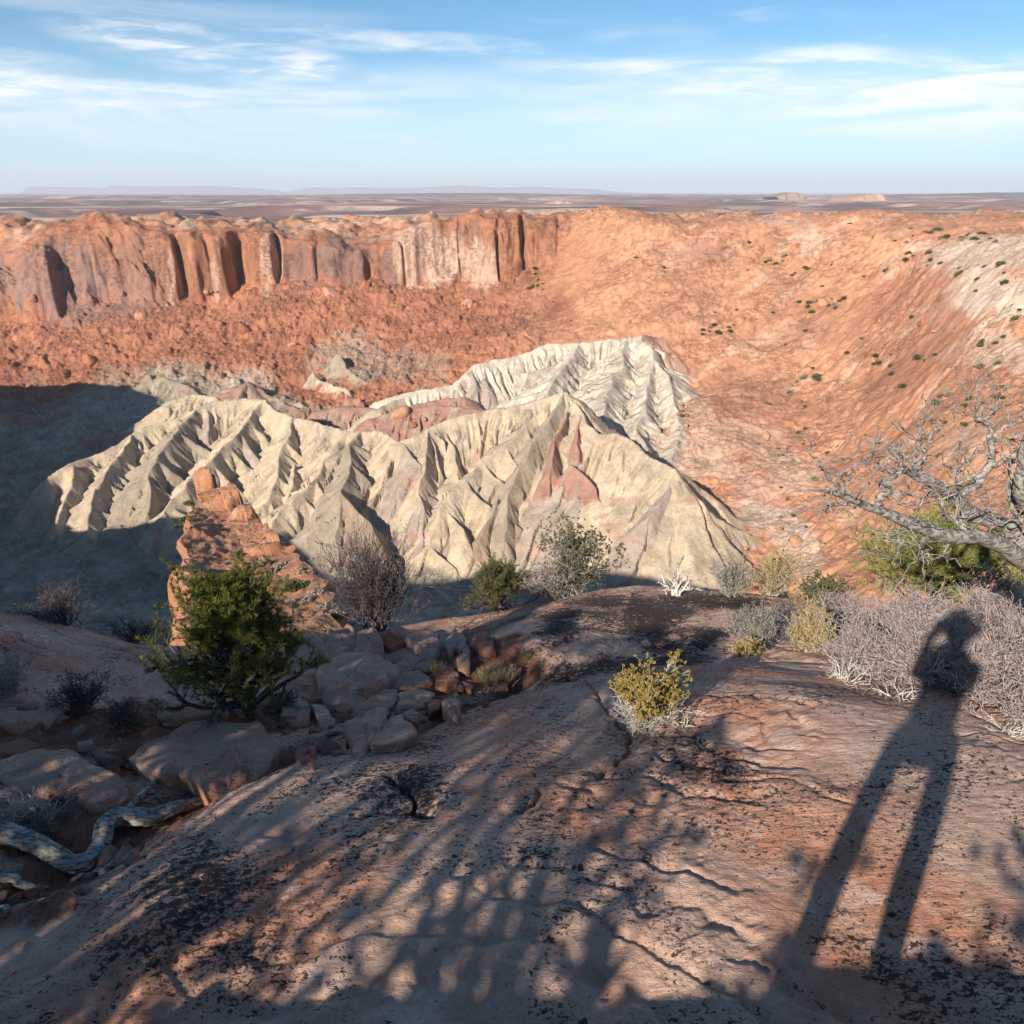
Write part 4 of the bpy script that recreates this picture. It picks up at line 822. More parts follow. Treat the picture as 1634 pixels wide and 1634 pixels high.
# --- the dead juniper reaching in from the right ---
def rl(l): return np.array([P(a,b,Y) for a,b,Y,_ in l]), np.array([w*depth(P(a,b,Y))/F/2 for a,b,Y,w in l])
def dead_juniper():
    Q = lambda zx, zy: (1250+zx/4.255, 640+zy/4.255)
    L_ = [
     [(1800,1120,3.9,70),(1745,1010,3.85,62),(1690,930,3.8,54),(1634,880,3.75,44),(1612,848,3.75,34),(1598,836,3.72,30),(1575,829,3.7,28),(1555,823,3.66,27),(1532,806,3.62,25),(1513,788,3.58,22),(1500,777,3.55,20),(1485,769,3.5,19),(1461,763,3.48,15),(1452,757,3.45,12),(1444,748,3.4,8),(1436,738,3.4,5)],
     [(1690,930,3.8,40),(1634,893,3.6,34),(1600,872,3.5,30),(1562,855,3.42,27),(1520,855,3.35,27),(1485,847,3.3,26),(1450,833,3.25,24),(1430,826,3.22,20),(1414,819,3.2,18),(1382,809,3.15,15),(1358,795,3.1,12),(1339,788,3.1,9),(1318,781,3.05,6),(1290,781,3.0,4),(1250,785,3.0,2)],
     [(1562,858,3.42,18),(1545,845,3.45,15),(1532,837,3.48,14),(1520,826,3.5,12),(1513,818,3.5,11),(1506,805,3.5,10),(1495,792,3.5,8),(1480,779,3.5,6)],
     [(1535,795,3.6,16),(1541,783,3.62,15),(1555,776,3.65,16),(1563,762,3.65,17),(1572,752,3.66,15),(1584,743,3.66,14),(1583,722,3.7,13),(1579,699,3.7,11),(1586,688,3.7,7),(1574,677,3.72,6),(1563,668,3.72,5),(1556,652,3.75,3)],
     [(1584,743,3.66,11),(1600,735,3.6,9),(1617,726,3.6,8),(1640,706,3.55,7),(1670,690,3.5,6)],
     [(1406,810,3.2,14),(1401,805,3.22,14),(1410,790,3.24,13),(1415,778,3.25,13),(1408,767,3.25,12),(1416,762,3.25,10),(1433,757,3.3,7),(1445,748,3.35,5)],
     [(1461,762,3.48,13),(1462,748,3.48,11),(1456,735,3.5,9),(1446,726,3.5,7),(1433,722,3.5,5),(1425,708,3.5,3)],
     [(1464,752,3.48,12),(1470,738,3.5,9),(1478,722,3.5,7),(1482,705,3.52,6),(1489,688,3.55,4),(1497,674,3.55,2)],
     [(1339,789,3.1,6),(1341,775,3.1,4),(1330,760,3.08,4),(1315,745,3.05,3),(1297,733,3.05,2),(1283,717,3.0,1.5)],
     [(1352,793,3.1,6),(1351,781,3.12,4),(1356,765,3.15,3.5),(1362,745,3.2,3),(1380,728,3.2,2)],
     [(1612,850,3.75,20),(1622,830,3.7,15),(1616,805,3.7,11),(1611,790,3.7,9),(1618,765,3.7,8),(1612,735,3.72,6),(1625,715,3.7,4)],
     [(1700,900,3.7,60),(1670,840,3.6,52),(1648,790,3.55,46),(1636,755,3.55,40),(1642,715,3.5,30),(1660,670,3.5,20)],
     [(1532,793,3.6,9),(1531,775,3.6,7),(1535,757,3.6,6),(1535,742,3.6,5),(1545,730,3.6,4),(1550,718,3.6,3)],
     [(1608,838,3.7,14),(1625,832,3.6,12),(1645,828,3.5,10)],
     [(1485,848,3.3,9),(1472,862,3.25,6),(1466,874,3.2,4),(1478,885,3.2,3),(1484,892,3.2,2)],
     [(1462,838,3.3,9),(1445,842,3.3,6),(1430,848,3.3,4),(1418,842,3.3,2)],
     [(1584,699,3.7,8),(1600,702,3.7,6),(1620,696,3.7,5),(1640,680,3.7,3)],
     [(1563,668,3.72,5),(1580,668,3.72,4),(1592,650,3.72,3),(1598,632,3.72,2)],
     [(1590,690,3.7,5),(1600,685,3.7,4),(1620,678,3.7,4),(1640,662,3.7,2)],
    ]
    rg = np.random.default_rng(77); big, tw = [], []
    for i, l in enumerate(L_):
        p, r = rl(l); n = max(12, len(l)*7); q, rr_ = smoothline(p, r, n, .02 if i > 1 else .012, i*3.3); rr_ = rr_*.86; big.append((q, rr_))
        # crooked dead side twigs, mostly on the upper side
        ns_ = int(n*(.20 if i not in (0,1) else .13)); d = np.gradient(q, axis=0)
        for _ in range(ns_):
            k = rg.integers(int(n*(.35 if i in (0,1,11) else .15)), n)
            dd = d[k]/np.linalg.norm(d[k])*.7+rg.normal(0,.6,3)+np.array([0,0,.28]); out, tips = [], []
            grow(rg, q[k], dd, rg.uniform(.07,.20), min(rr_[k]*.5, .008), 1, 3, out, tips, (1,3), .55, .05, .66, 4, .7, .0024); tw += [(a,b) for a,b,_ in out]
    root = empty('dead_juniper', P(1800,1120,3.9)); tag(root, 'weathered silver dead juniper reaching in from the right edge with crooked bare limbs', 'dead tree')
    off = np.array(P(1800,1120,3.9))
    V, F_ = tubes(big[:1], 18, .02, .07, 1); mesh_np('trunk', V-off, F_, M_dead, root)
    for i in range(1, len(big)):
        V, F_ = tubes(big[i:i+1], 12, .03, .06, i); mesh_np('limb', V-off, F_, M_dead, root)
    V, F_ = tubes(tw, 4); mesh_np('twigs', V-off, F_, M_silver, root)
dead_juniper()
# --- driftwood at the lower left ---
def log(pl, label, lift=.03, gr=.10, ns=26, name='driftwood', extra=()):
    pts, rad = [], []
    for a,b,w in pl:
        g = gpt(a,b,.03); r = .78*w*depth(g)/F; pts.append((g[0],g[1],gz(g[0],g[1])+r*.7+lift)); rad.append(r)
    off = np.array(pts[0]); q, r = smoothline(np.array(pts), rad, len(pl)*12, .015, len(pl)); 
    sets = [(q-off, r)]
    for k in range(4):
        s0 = int(len(q)*(.05+.2*k)); e0 = min(len(q), s0+int(len(q)*.5)); a_ = k*1.7+np.linspace(0,2.4,e0-s0)
        dd = np.gradient(q[s0:e0],axis=0); dd /= np.linalg.norm(dd,axis=1)[:,None]; u = np.cross(dd,[0,0,1.]); u /= np.linalg.norm(u,axis=1)[:,None]; v = np.cross(dd,u)
        sets.append((q[s0:e0]+(np.cos(a_)[:,None]*u-np.sin(a_)[:,None]*v)*r[s0:e0,None]*.75-off, r[s0:e0]*.42*np.sin(np.linspace(.1,3.04,e0-s0))))
    V, F_ = tubes(sets, ns, .012, gr, 3); o = mesh_np(name, V, F_, M_dead); o.location = off; tag(o, label, 'dead wood')
log([(-60,1325,20),(0,1340,20),(60,1352,19),(110,1362,17),(140,1356,17),(158,1335,17),(172,1312,18),(195,1298,20),(230,1292,18),(262,1283,14),(300,1268,11),(340,1255,9),(380,1245,4)], 'thick twisted silver driftwood bent like a wave across the gully')
log([(-40,1382,8),(0,1388,9),(35,1395,8),(70,1390,4)], 'short straight piece of grey wood at the left edge below the twisted driftwood', .0)
log([(105,1378,4),(150,1366,6),(190,1356,6),(225,1342,4)], 'thin grey branch lying below the bend of the twisted driftwood', .0)
log([(-30,1418,5),(20,1422,8),(50,1418,7),(72,1412,3)], 'lowest small grey stick at the left edge among red stones', .0)
log([(205,1288,6),(225,1270,7),(245,1255,6),(258,1240,3)], 'short dark root standing up behind the twisted driftwood', .02)

# --- shrubs on the promontory and scattered over the crater walls ---
def clump_mesh(seed, n=260):
    rg = np.random.default_rng(seed); d = rg.normal(size=(n,3)); d /= np.linalg.norm(d,axis=1)[:,None]; d[:,2] = np.abs(d[:,2]); p = d*(.55+.45*rg.random((n,1)))*np.array([1,1,.8])
    p *= (1+.35*n3(d*1.7+seed))[:,None]
    return blades(rg, p*.85, d, 2, .32, .17, .5)
kinds = []
for k, m in enumerate([M_olive, leafmat('far_juniper', (.085,.095,.045), (.15,.15,.07), trans=0, sc=.6), leafmat('far_sage', (.26,.22,.16), (.36,.31,.24), trans=0, sc=.6)]):
    V, F_ = clump_mesh(90+k); me = None; kinds.append((V,F_,m))
def far_shrub(k, loc, s, label, group, cache={}):
    if k not in cache:
        o = mesh_np('desert_shrub', *kinds[k]); o.data.name = 'desert_shrub'; cache[k] = o.data
    else:
        o = bpy.data.objects.new('desert_shrub', cache[k]); COL.objects.link(o)
    o.location = loc; o.scale = (s*rr.uniform(.8,1.3), s*rr.uniform(.8,1.3), s*rr.uniform(.7,1.1)); o.rotation_euler = (0,0,rr.uniform(0,6.28)); tag(o, label, 'shrub', group)
for px,py,Y,s,k in [(388,880,74,1.5,1),(372,905,66,1.0,2),(300,850,88,.9,1),(285,852,84,.6,1),(310,910,64,.7,1),(420,900,68,1.5,2),(440,915,64,1.4,2),(455,900,66,1.2,2),(470,935,58,1.2,0),(505,945,53,.9,2),(520,960,49,.9,2),(490,960,52,.7,2),(465,960,53,.5,2),(380,842,88,.8,2),(430,858,80,.7,1),(305,822,98,.9,0),(450,985,46,.5,1),(535,975,46,.8,2),(480,900,62,1.,2),(415,925,62,.9,1)]:
    x,y,_ = P(px,py,Y); far_shrub(k, (x,y,prom_z(x,y)-.1), s*.8, 'small desert shrub growing on the orange promontory', 'shrubs on the orange promontory')
def far_at(px, py):
    a, s = ray(px, py); Y = np.linspace(260, 1500, 1500); z = terrain(a*Y, Y, False); i = int(np.argmax(z > s*Y)); return np.array([a*Y[i], Y[i], z[i]])
fs = [(862,455,14,24,14,1.2),(930,515,22,8,8,1.),(890,515,14,6,4,.9),(1310,487,45,10,18,1.1),(1300,603,22,14,10,1.3),(1270,640,40,20,8,1.),(1130,528,40,14,8,1.),(1340,440,90,25,12,1.),(1400,375,110,12,14,1.2),(1560,380,60,8,14,1.2),(1480,420,80,20,12,1.1),(1560,440,50,20,8,1.1),(1600,540,40,60,10,1.),(1420,720,120,60,22,.8),(1320,700,110,80,16,.8),(1550,680,70,70,12,1.),(1300,860,80,40,22,.6),(1400,870,60,30,12,.6),(1250,420,60,30,10,1.),(1400,560,120,60,18,1.),(1200,560,80,60,10,.8),(1240,760,60,60,10,.6),(600,520,60,40,5,.9),(1590,620,30,40,7,1.),(1050,400,80,30,6,1.),(300,350,200,6,8,1.3)]
def scatter_far():
    spots = []
    for px,py,sx,sy,n,s in fs:
        for _ in range(n): spots.append((px+rr.normal()*sx*.6, py+rr.normal()*sy*.6, s*rr.uniform(.5,1.3)))
    spots = spots[:290]; A = np.array(spots); x0=[]; 
    a, s = ray(A[:,0], A[:,1]); Y = np.linspace(260,1500,900)
    X2 = (a[:,None]*Y).ravel(); Y2 = np.tile(Y, len(A)); Z = terrain(X2, Y2, False).reshape(len(A), -1); hit = Z > s[:,None]*Y
    for j in range(len(A)):
        if A[j,0] > 1650: continue
        i = int(np.argmax(hit[j])); p = (a[j]*Y[i], Y[i], Z[j,i]-.3)
        far_shrub(int(rr.choice([1,1,1,0,2])), p, A[j,2]*3.3, 'distant dark shrub, a speck on the far crater wall', 'distant shrubs dotted over the crater walls')
scatter_far()
def far_boulders():
    rg = np.random.default_rng(8); A = []
    for px,py,sx,sy,n,s in [(420,520,380,60,60,1.),(700,520,160,60,26,1.),(180,560,180,40,20,1.),(640,668,60,10,8,.8),(1085,690,14,80,14,.8),(1250,700,130,110,26,.7),(1420,560,150,120,24,.7),(1240,870,70,30,12,.5),(480,470,260,8,10,1.3)]:
        for _ in range(n): A.append((px+rg.normal()*sx*.55, py+rg.normal()*sy*.55, s*rg.uniform(.6,1.)**2*(1+2.2*(rg.random()<.1))))
    A = np.array(A); A = A[(A[:,1] > 375)]; a, s = ray(A[:,0], A[:,1]); Y = np.linspace(300,1500,900)
    Z = terrain((a[:,None]*Y).ravel(), np.tile(Y, len(A)), False).reshape(len(A), -1); hit = Z > s[:,None]*Y
    mt = [NT('talus_boulder_rock'), NT('pale_talus_boulder_rock')]
    for T, c in zip(mt, [(.40,.17,.10),(.50,.27,.17)]): n_ = T.noise(3,5,.65); T.fin(T.mix(T.rng(n_,.4,.65), c, tuple(q*.7 for q in c)), T.bump(n_,.3,.8))
    ms = []
    for j in range(len(A)):
        i = int(np.argmax(hit[j])); k = j%6
        if len(ms) <= k:
            V, F_ = stone_mesh(60+k); o = mesh_np('talus_boulder', V, F_, mt[k%2].m); ms.append(o.data)
        else: o = bpy.data.objects.new('talus_boulder', ms[k]); COL.objects.link(o)
        q = A[j,2]*3.4; o.scale = (q*rg.uniform(.8,1.4), q, q*rg.uniform(.6,1.)); o.rotation_euler = tuple(rg.uniform(0,6.28,3)*[.1,.1,1]); o.location = (a[j]*Y[i], Y[i], Z[j,i]+q*.2)
        tag(o, 'distant boulder lying on the red rubble slopes of the crater', 'boulder', 'boulders on the crater slopes')
far_boulders()
# =====================================================================================
# LIGHT, SKY, AIR, CAMERA
# =====================================================================================
def world():
    w = bpy.data.worlds.new('World'); SC.world = w; w.use_nodes = True; t = w.node_tree; n = t.nodes; l = t.links
    bg = n['Background']; bg.inputs['Strength'].default_value = SKY_STR
    sk = n.new('ShaderNodeTexSky'); sk.sky_type = 'NISHITA'; sk.sun_disc = False
    sk.sun_elevation = SUN_EL; sk.sun_rotation = math.atan2(SUNV[0], SUNV[1]); sk.altitude = 1700; sk.air_density = 1.0; sk.dust_density = .6; sk.ozone_density = 1.6
    tc = n.new('ShaderNodeTexCoord'); sp = n.new('ShaderNodeSeparateXYZ'); l.new(tc.outputs['Generated'], sp.inputs[0])
    def M(op, a, b=0., c=0.):
        q = n.new('ShaderNodeMath'); q.operation = op
        for i, v in enumerate((a,b,c)):
            if isinstance(v, (int,float)): q.inputs[i].default_value = v
            else: l.new(v, q.inputs[i])
        return q.outputs[0]
    def RG(v, a, b, c=0., d=1.):
        q = n.new('ShaderNodeMapRange'); q.interpolation_type = 'SMOOTHSTEP'; l.new(v, q.inputs[0])
        for i, x in enumerate((a,b,c,d)): q.inputs[i+1].default_value = x
        return q.outputs[0]
    zc = M('MAXIMUM', sp.outputs[2], .004)
    az = M('ARCTAN2', sp.outputs[0], sp.outputs[1]); el = M('ARCSINE', sp.outputs[2])
    def NZ(sx, sy, det, rough, dist, off):
        cb = n.new('ShaderNodeCombineXYZ'); l.new(M('MULTIPLY', az, sx), cb.inputs[0]); l.new(M('MULTIPLY', el, sy), cb.inputs[1]); cb.inputs[2].default_value = off
        q = n.new('ShaderNodeTexNoise'); q.inputs['Scale'].default_value = 1; q.inputs['Detail'].default_value = det; q.inputs['Roughness'].default_value = rough; q.inputs['Distortion'].default_value = dist
        l.new(cb.outputs[0], q.inputs['Vector']); return q.outputs[0]
    fine = NZ(16, 95, 5, .62, .5, 1.7); wisp = NZ(5, 38, 5, .6, .9, 4.2); broad = NZ(2.2, 16, 2, .55, .3, 9.)
    tot = None; soft = 0.
    # (bearing, elevation, half breadth, half height, tilt, density): the cloud streaks of that afternoon
    for px,py,hw,hh,tilt,den in [(340,82,150,24,.10,1.),(450,95,110,14,.12,.7),(345,68,70,16,0,.5),(240,190,420,34,.03,.95),(560,200,300,26,.07,.85),(60,135,150,14,.05,.6),(30,100,70,12,0,.5),(560,62,110,12,.04,.5),(730,72,90,12,.03,.5),(900,170,420,40,.02,.55),(1250,175,420,58,.03,.8),(1350,130,200,24,.04,.65),(1100,112,110,14,.05,.5),(1300,86,80,10,.02,.45),(1525,122,40,7,.1,.5),(1600,165,200,40,0,.6),(890,95,120,16,.1,.25),(420,150,150,12,.04,.35),(200,8,260,12,0,.3),(1040,60,80,14,0,.2),(800,225,900,22,0,.35)]:
        a, s = ray(px,py); A = math.atan(a); E = math.atan(s*math.cos(A)); wa = hw/F*1.0; wh = hh/F*1.0
        dx = M('SUBTRACT', az, A); u = M('DIVIDE', dx, wa); v = M('DIVIDE', M('ADD', M('SUBTRACT', el, E), M('MULTIPLY', dx, tilt)), wh)
        d = M('ADD', M('MULTIPLY', u, u), M('MULTIPLY', v, v)); k = M('MULTIPLY', RG(d, 2.2, 0.), den)
        if hw > 250: soft = M('MAXIMUM', soft, k); continue
        tot = k if tot is None else M('ADD', tot, M('MULTIPLY', k, M('SUBTRACT', 1., M('MINIMUM', tot, 1.))))
    tex = M('ADD', M('MULTIPLY', fine, .45), M('MULTIPLY', wisp, .55))
    tx = RG(tex, .40, .66)
    cl_ = M('ADD', M('MULTIPLY', tot, M('ADD', .10, M('MULTIPLY', tx, .9))), M('MULTIPLY', soft, M('ADD', .18, M('MULTIPLY', RG(wisp, .30, .70), .58))))
    ev = M('MULTIPLY', M('MULTIPLY', RG(wisp, .52, .8), RG(broad,.45,.7)), .35)
    cl_ = M('MINIMUM', M('MAXIMUM', cl_, ev), .92)
    cl_ = M('MULTIPLY', cl_, RG(el, .02, .09, .35, 1.))
    tn = n.new('ShaderNodeMix'); tn.data_type = 'RGBA'; tn.blend_type = 'MULTIPLY'; tn.inputs[0].default_value = 1; l.new(sk.outputs[0], tn.inputs[6]); tn.inputs[7].default_value = (.57,.97,1.12,1)
    mx = n.new('ShaderNodeMix'); mx.data_type = 'RGBA'; l.new(cl_, mx.inputs[0]); l.new(tn.outputs[2], mx.inputs[6]); mx.inputs[7].default_value = (*CLOUD, 1)
    # thin pale veil low over the horizon
    hz = n.new('ShaderNodeMix'); hz.data_type = 'RGBA'; l.new(RG(el, .17, 0., 0., .55), hz.inputs[0]); l.new(mx.outputs[2], hz.inputs[6]); hz.inputs[7].default_value = (*VEIL, 1)
    l.new(hz.outputs[2], bg.inputs[0])
SKY_STR = .075; CLOUD = (11.,10.6,10.4); VEIL = (8.0,9.7,11.2)
world()
sun = bpy.data.lights.new('sun', 'SUN'); sun.energy = 4.9; sun.angle = R(.53); sun.color = (1,.90,.77)
so = bpy.data.objects.new('sun', sun); COL.objects.link(so)
from mathutils import Vector
so.rotation_euler = Vector(SUNV).to_track_quat('Z','Y').to_euler()
def haze():
    me = bpy.data.meshes.new('haze'); s = 95000.; z0, z1 = -420., 1100.
    v = [(x,y,z) for z in (z0,z1) for x,y in ((-s,-3000),(s,-3000),(s,s),(-s,s))]
    me.from_pydata(v, [], [(3,2,1,0),(4,5,6,7),(0,1,5,4),(1,2,6,5),(2,3,7,6),(3,0,4,7)])
    m = bpy.data.materials.new('air'); m.use_nodes = True; n = m.node_tree.nodes; n.remove(n['Principled BSDF'])
    pv = n.new('ShaderNodeVolumePrincipled'); pv.inputs['Color'].default_value = (.80,.89,1,1); pv.inputs['Density'].default_value = HAZE; pv.inputs['Anisotropy'].default_value = 0
    m.node_tree.links.new(pv.outputs[0], n['Material Output'].inputs['Volume'])
    me.materials.append(m); o = bpy.data.objects.new('haze', me); COL.objects.link(o); tag(o, kind='stuff')
HAZE = 2.6e-5
haze()
cam = bpy.data.cameras.new('camera'); co = bpy.data.objects.new('camera', cam); COL.objects.link(co)
cam.sensor_width = 36; cam.lens = 36*F/1634; cam.clip_start = .1; cam.clip_end = 250000
co.rotation_euler = (math.pi/2-PIT, 0, 0); SC.camera = co
vs_ = SC.view_settings; vs_.view_transform = 'Standard'; vs_.look = 'None'; vs_.exposure = .6; vs_.gamma = 1
SC.cycles.max_bounces = 6; SC.cycles.diffuse_bounces = 3; SC.cycles.volume_bounces = 1; SC.cycles.transparent_max_bounces = 6
# =====================================================================================
# WHAT STANDS BEHIND THE LENS: the photographer and the junipers that shade the dome
# =====================================================================================
def skin(name, chains, mat, parent=None, sub=2):
    """chains: lists of (x,y,z,radius); shared joints are merged by position; one continuous surface"""
    V, E, Rr_, key = [], [], [], {}
    for ch in chains:
        prev = None
        for x,y,z,r in ch:
            k = (round(x,4),round(y,4),round(z,4))
            if k not in key: key[k] = len(V); V.append((x,y,z)); Rr_.append(r)
            i = key[k]
            if prev is not None: E.append((prev,i))
            prev = i
    me = bpy.data.meshes.new(name); me.from_pydata(V, E, []); o = bpy.data.objects.new(name, me); COL.objects.link(o)
    m = o.modifiers.new('skin','SKIN'); m.use_smooth_shade = True
    for i, r in enumerate(Rr_):
        rv = r if isinstance(r, tuple) else (r, r); me.skin_vertices[0].data[i].radius = rv
    me.skin_vertices[0].data[0].use_root = True
    s = o.modifiers.new('sub','SUBSURF'); s.levels = sub; s.render_levels = sub
    dg = bpy.context.evaluated_depsgraph_get(); me2 = bpy.data.meshes.new_from_object(o.evaluated_get(dg)); me2.name = name
    o.modifiers.clear(); o.data = me2; me2.materials.clear(); me2.materials.append(mat)
    if parent is not None: o.parent = parent
    return o
def flat(name, c, r=.8):
    T = NT(name); n = T.noise(60, 4, .6); return T.fin(T.mix(T.rng(n,.3,.7), c, tuple(q*.8 for q in c)), T.bump(n,.002,.5), r)
def photographer():
    # stands just behind the station, eyes at station height, camera held up to the face
    r0 = empty('person', (0, -.17, -1.63)); tag(r0, 'person in jacket and brimmed hat holding a camera up to the face', 'person')
    ms, mj, mt, mh = flat('skin_tone',(.5,.32,.24),.6), flat('jacket_cloth',(.09,.12,.17)), flat('trouser_cloth',(.16,.14,.11)), flat('hair_brown',(.06,.04,.03))
    H = 1.63; hy = 0.
    body = []
    pel = (0,0,.99,.105)
    body.append([pel,(0,0,1.06,.105),(0,0,1.17,.115),(0,.01,1.32,.125),(0,.01,1.42,.10),(0,.01,1.47,.055),(0,.02,1.53,.055),(0,.035,1.60,.085),(0,.035,1.68,.092),(0,.02,1.74,.07)])
    for s in (-1,1):
        body.append([pel,(s*.14,0,.95,.055),(s*.155,.01,.74,.052),(s*.158,.02,.46,.047),(s*.162,0,.28,.045),(s*.165,-.01,.10,.038),(s*.165,.06,.04,.040),(s*.17,.15,.03,.034)])
        body.append([(0,.01,1.32,.125),(s*.15,.0,1.37,.06),(s*.17,.05,1.28,.05),(s*.12,.12,1.255,.045),(s*.10,.15,1.34,.038),(s*.09,.17,1.50,.028),(s*.075,.15,1.555,.03)])
    b = skin('body', body, ms, r0)
    # face: nose, ears, eyes, mouth
    def ell(name, c, s, m, par): 
        me = bpy.data.meshes.new(name); bm = bmesh.new(); bmesh.ops.create_uvsphere(bm, u_segments=20, v_segments=12, radius=1)
        for v in bm.verts: v.co = Vector((v.co.x*s[0]+c[0], v.co.y*s[1]+c[1], v.co.z*s[2]+c[2]))
        bm.to_mesh(me); bm.free(); me.materials.append(m); o = bpy.data.objects.new(name, me); COL.objects.link(o); o.parent = par
        for p in me.polygons: p.use_smooth = True
        return o
    ell('nose', (0,.125,1.625), (.013,.02,.022), ms, r0)
    for s in (-1,1): ell('ear', (s*.088,.02,1.64), (.012,.02,.032), ms, r0); ell('eye', (s*.032,.112,1.65), (.012,.008,.008), flat('eye_white',(.7,.7,.7),.3), r0)
    ell('mouth', (0,.118,1.585), (.024,.006,.007), flat('lip',(.4,.16,.14),.5), r0)
    ell('hair', (0,.005,1.67), (.093,.095,.088), mh, r0)
    # clothing
    skin('jacket', [[(0,0,.99,.12),(0,0,1.05,.125),(0,0,1.10,.125),(0,0,1.18,.132),(0,.02,1.32,.158),(0,.05,1.44,.125),(0,.05,1.52,.09)]]+[[(0,.01,1.32,.142),(s*.15,.0,1.375,.074),(s*.17,.05,1.28,.07),(s*.12,.12,1.25,.078),(s*.10,.15,1.34,.075),(s*.09,.155,1.46,.06)] for s in (-1,1)], mj, r0)
    skin('trousers', [[(0,0,1.02,.11),(s*.14,0,.95,.062),(s*.155,.01,.74,.058),(s*.158,.02,.46,.058),(s*.162,0,.28,.053),(s*.165,-.01,.08,.050)] for s in (-1,1)], mt, r0)
    for s in (-1,1): skin('boot', [[(s*.165,-.02,.12,.055),(s*.165,-.01,.05,.05),(s*.167,.07,.04,.048),(s*.172,.16,.03,.038)]], flat('boot_leather',(.12,.07,.04)), r0)
    # brimmed hat, revolved
    pr = [(0,1.80),(.05,1.80),(.085,1.78),(.098,1.74),(.102,1.70),(.125,1.69),(.127,1.684),(.10,1.688)]; n = 28; V = []
    for r, z in pr:
        for k in range(n): a = 2*math.pi*k/n; V.append((r*math.cos(a), .012+r*math.sin(a)*(1.0), z))
    mesh_np('hat', V, grid_faces(len(pr), n, True), flat('hat_felt',(.25,.20,.14)), r0)
    # hands: palm and five fingers closing on the camera
    for s in (-1,1):
        hand = [[(s*.09,.17,1.50,.026),(s*.078,.165,1.545,.028),(s*.07,.16,1.58,.024)]]
        for k in range(4):
            zf = 1.555+.019*k; ln = (.9,1.,1.05,.9)[k]
            hand.append([(s*.07,.16,1.58,.024),(s*.072,.155+.0,zf+.01,.011),(s*.070,.155+.03*ln,zf+.012,.0095),(s*.05,.155+.036*ln,zf+.013,.0085),(s*.038,.150+.034*ln,zf+.013,.0075)])
        hand.append([(s*.078,.165,1.545,.028),(s*.055,.13,1.55,.012),(s*.045,.118,1.575,.010),(s*.04,.118,1.595,.008)])
        skin('hand', hand, ms, r0, 2)
    # weight on one side: the body leans from the feet up
    for ch in r0.children:
        for v in ch.data.vertices: v.co.x -= .16*max(0., 1.45-v.co.z)
    # the camera in the hands: a thing of its own
    c = empty('camera_body', (0,-.01,0)); tag(c, 'black camera held up in front of the hat by the person', 'camera')
    bm = bmesh.new(); bmesh.ops.create_cube(bm, size=1, matrix=__import__('mathutils').Matrix.Translation((0,-.035,0))@__import__('mathutils').Matrix.Diagonal((.13,.04,.085,1)))
    bmesh.ops.create_cube(bm, size=1, matrix=__import__('mathutils').Matrix.Translation((0,-.035,.052))@__import__('mathutils').Matrix.Diagonal((.045,.038,.024,1))); bmesh.ops.bevel(bm, geom=bm.edges[:], offset=.005, segments=2)
    me = bpy.data.meshes.new('housing'); bm.to_mesh(me); bm.free(); me.materials.append(flat('camera_black',(.02,.02,.02),.5)); o = bpy.data.objects.new('housing', me); COL.objects.link(o); o.parent = c
    V = []
    for y, r in [(-.015,.03),(0,.032),(.0,.034),(-.002,.034),(-.004,.028),(-.006,0.001)]:
        for k in range(28): a = 2*math.pi*k/28; V.append((r*math.cos(a), y, r*math.sin(a)))
    mesh_np('lens', V, grid_faces(6,28,True), flat('lens_black',(.03,.03,.03),.2), c)
import bmesh
photographer()

LIT = [ # (centre, half sizes, tilt) of the sun patches on the dome as they lay that afternoon
 (300,1300,75,20,-.35),(400,1265,90,18,-.3),(560,1245,60,12,-.3),(520,1290,60,14,-.3),(250,1440,65,26,-.45),(150,1500,55,16,-.5),(80,1530,40,10,-.5),(340,1390,70,14,-.4),(380,1470,40,16,-.2),(230,1480,60,16,-.4),(400,1420,45,12,-.4),
 (650,1290,40,14,0),(720,1170,60,8,-.1),(760,1200,60,8,-.2),(880,1195,40,10,0),(700,1225,50,9,-.2),(880,1300,50,20,.1),(930,1262,55,16,0),(850,1330,50,10,.2),(660,1400,40,22,.2),(740,1410,50,18,.2),(540,1380,60,12,0),(480,1470,30,10,0),(640,1440,30,10,0),(560,1440,22,8,0),
 (1170,1118,50,18,.2),(1270,1100,55,12,.35),(1230,1160,60,12,.35),(1310,1150,50,14,.4),(1330,1195,45,9,.4),(1380,1130,40,14,.3),(1180,1195,40,9,.3),(1400,1185,70,50,.3),(1450,1200,60,50,.3),(1520,1190,55,60,.2),(1560,1230,30,40,.2),(1440,1255,50,20,.3),(1530,1270,30,18,.3),
 (1190,1290,70,18,.35),(1270,1330,60,14,.4),(1130,1320,60,14,.3),(1330,1300,50,14,.4),(1120,1250,45,10,.3),(1380,1340,60,14,.35),(1470,1330,50,12,.35),(1500,1380,60,16,.35),(1160,1420,75,26,.35),(1220,1390,60,16,.35),(1110,1380,50,12,.2),(1070,1470,50,22,.35),(1130,1470,70,30,.2),(1200,1450,50,22,0),(1050,1520,60,22,.5),(1090,1555,45,18,.7),(1000,1490,30,10,.4),
 (1290,1480,30,60,0),(1340,1440,70,34,0),(1380,1470,30,44,-.2),(1300,1530,26,16,0),(1440,1480,30,50,.1),(1480,1440,50,30,.3),(1500,1490,40,14,.4),(1550,1420,40,14,.3),(1450,1530,20,14,0),(1430,1400,90,14,.3),
 (1060,1600,30,20,.6),(1350,1380,50,8,.3),(1560,1330,30,8,.3)]
LX = np.array(LIT, float)
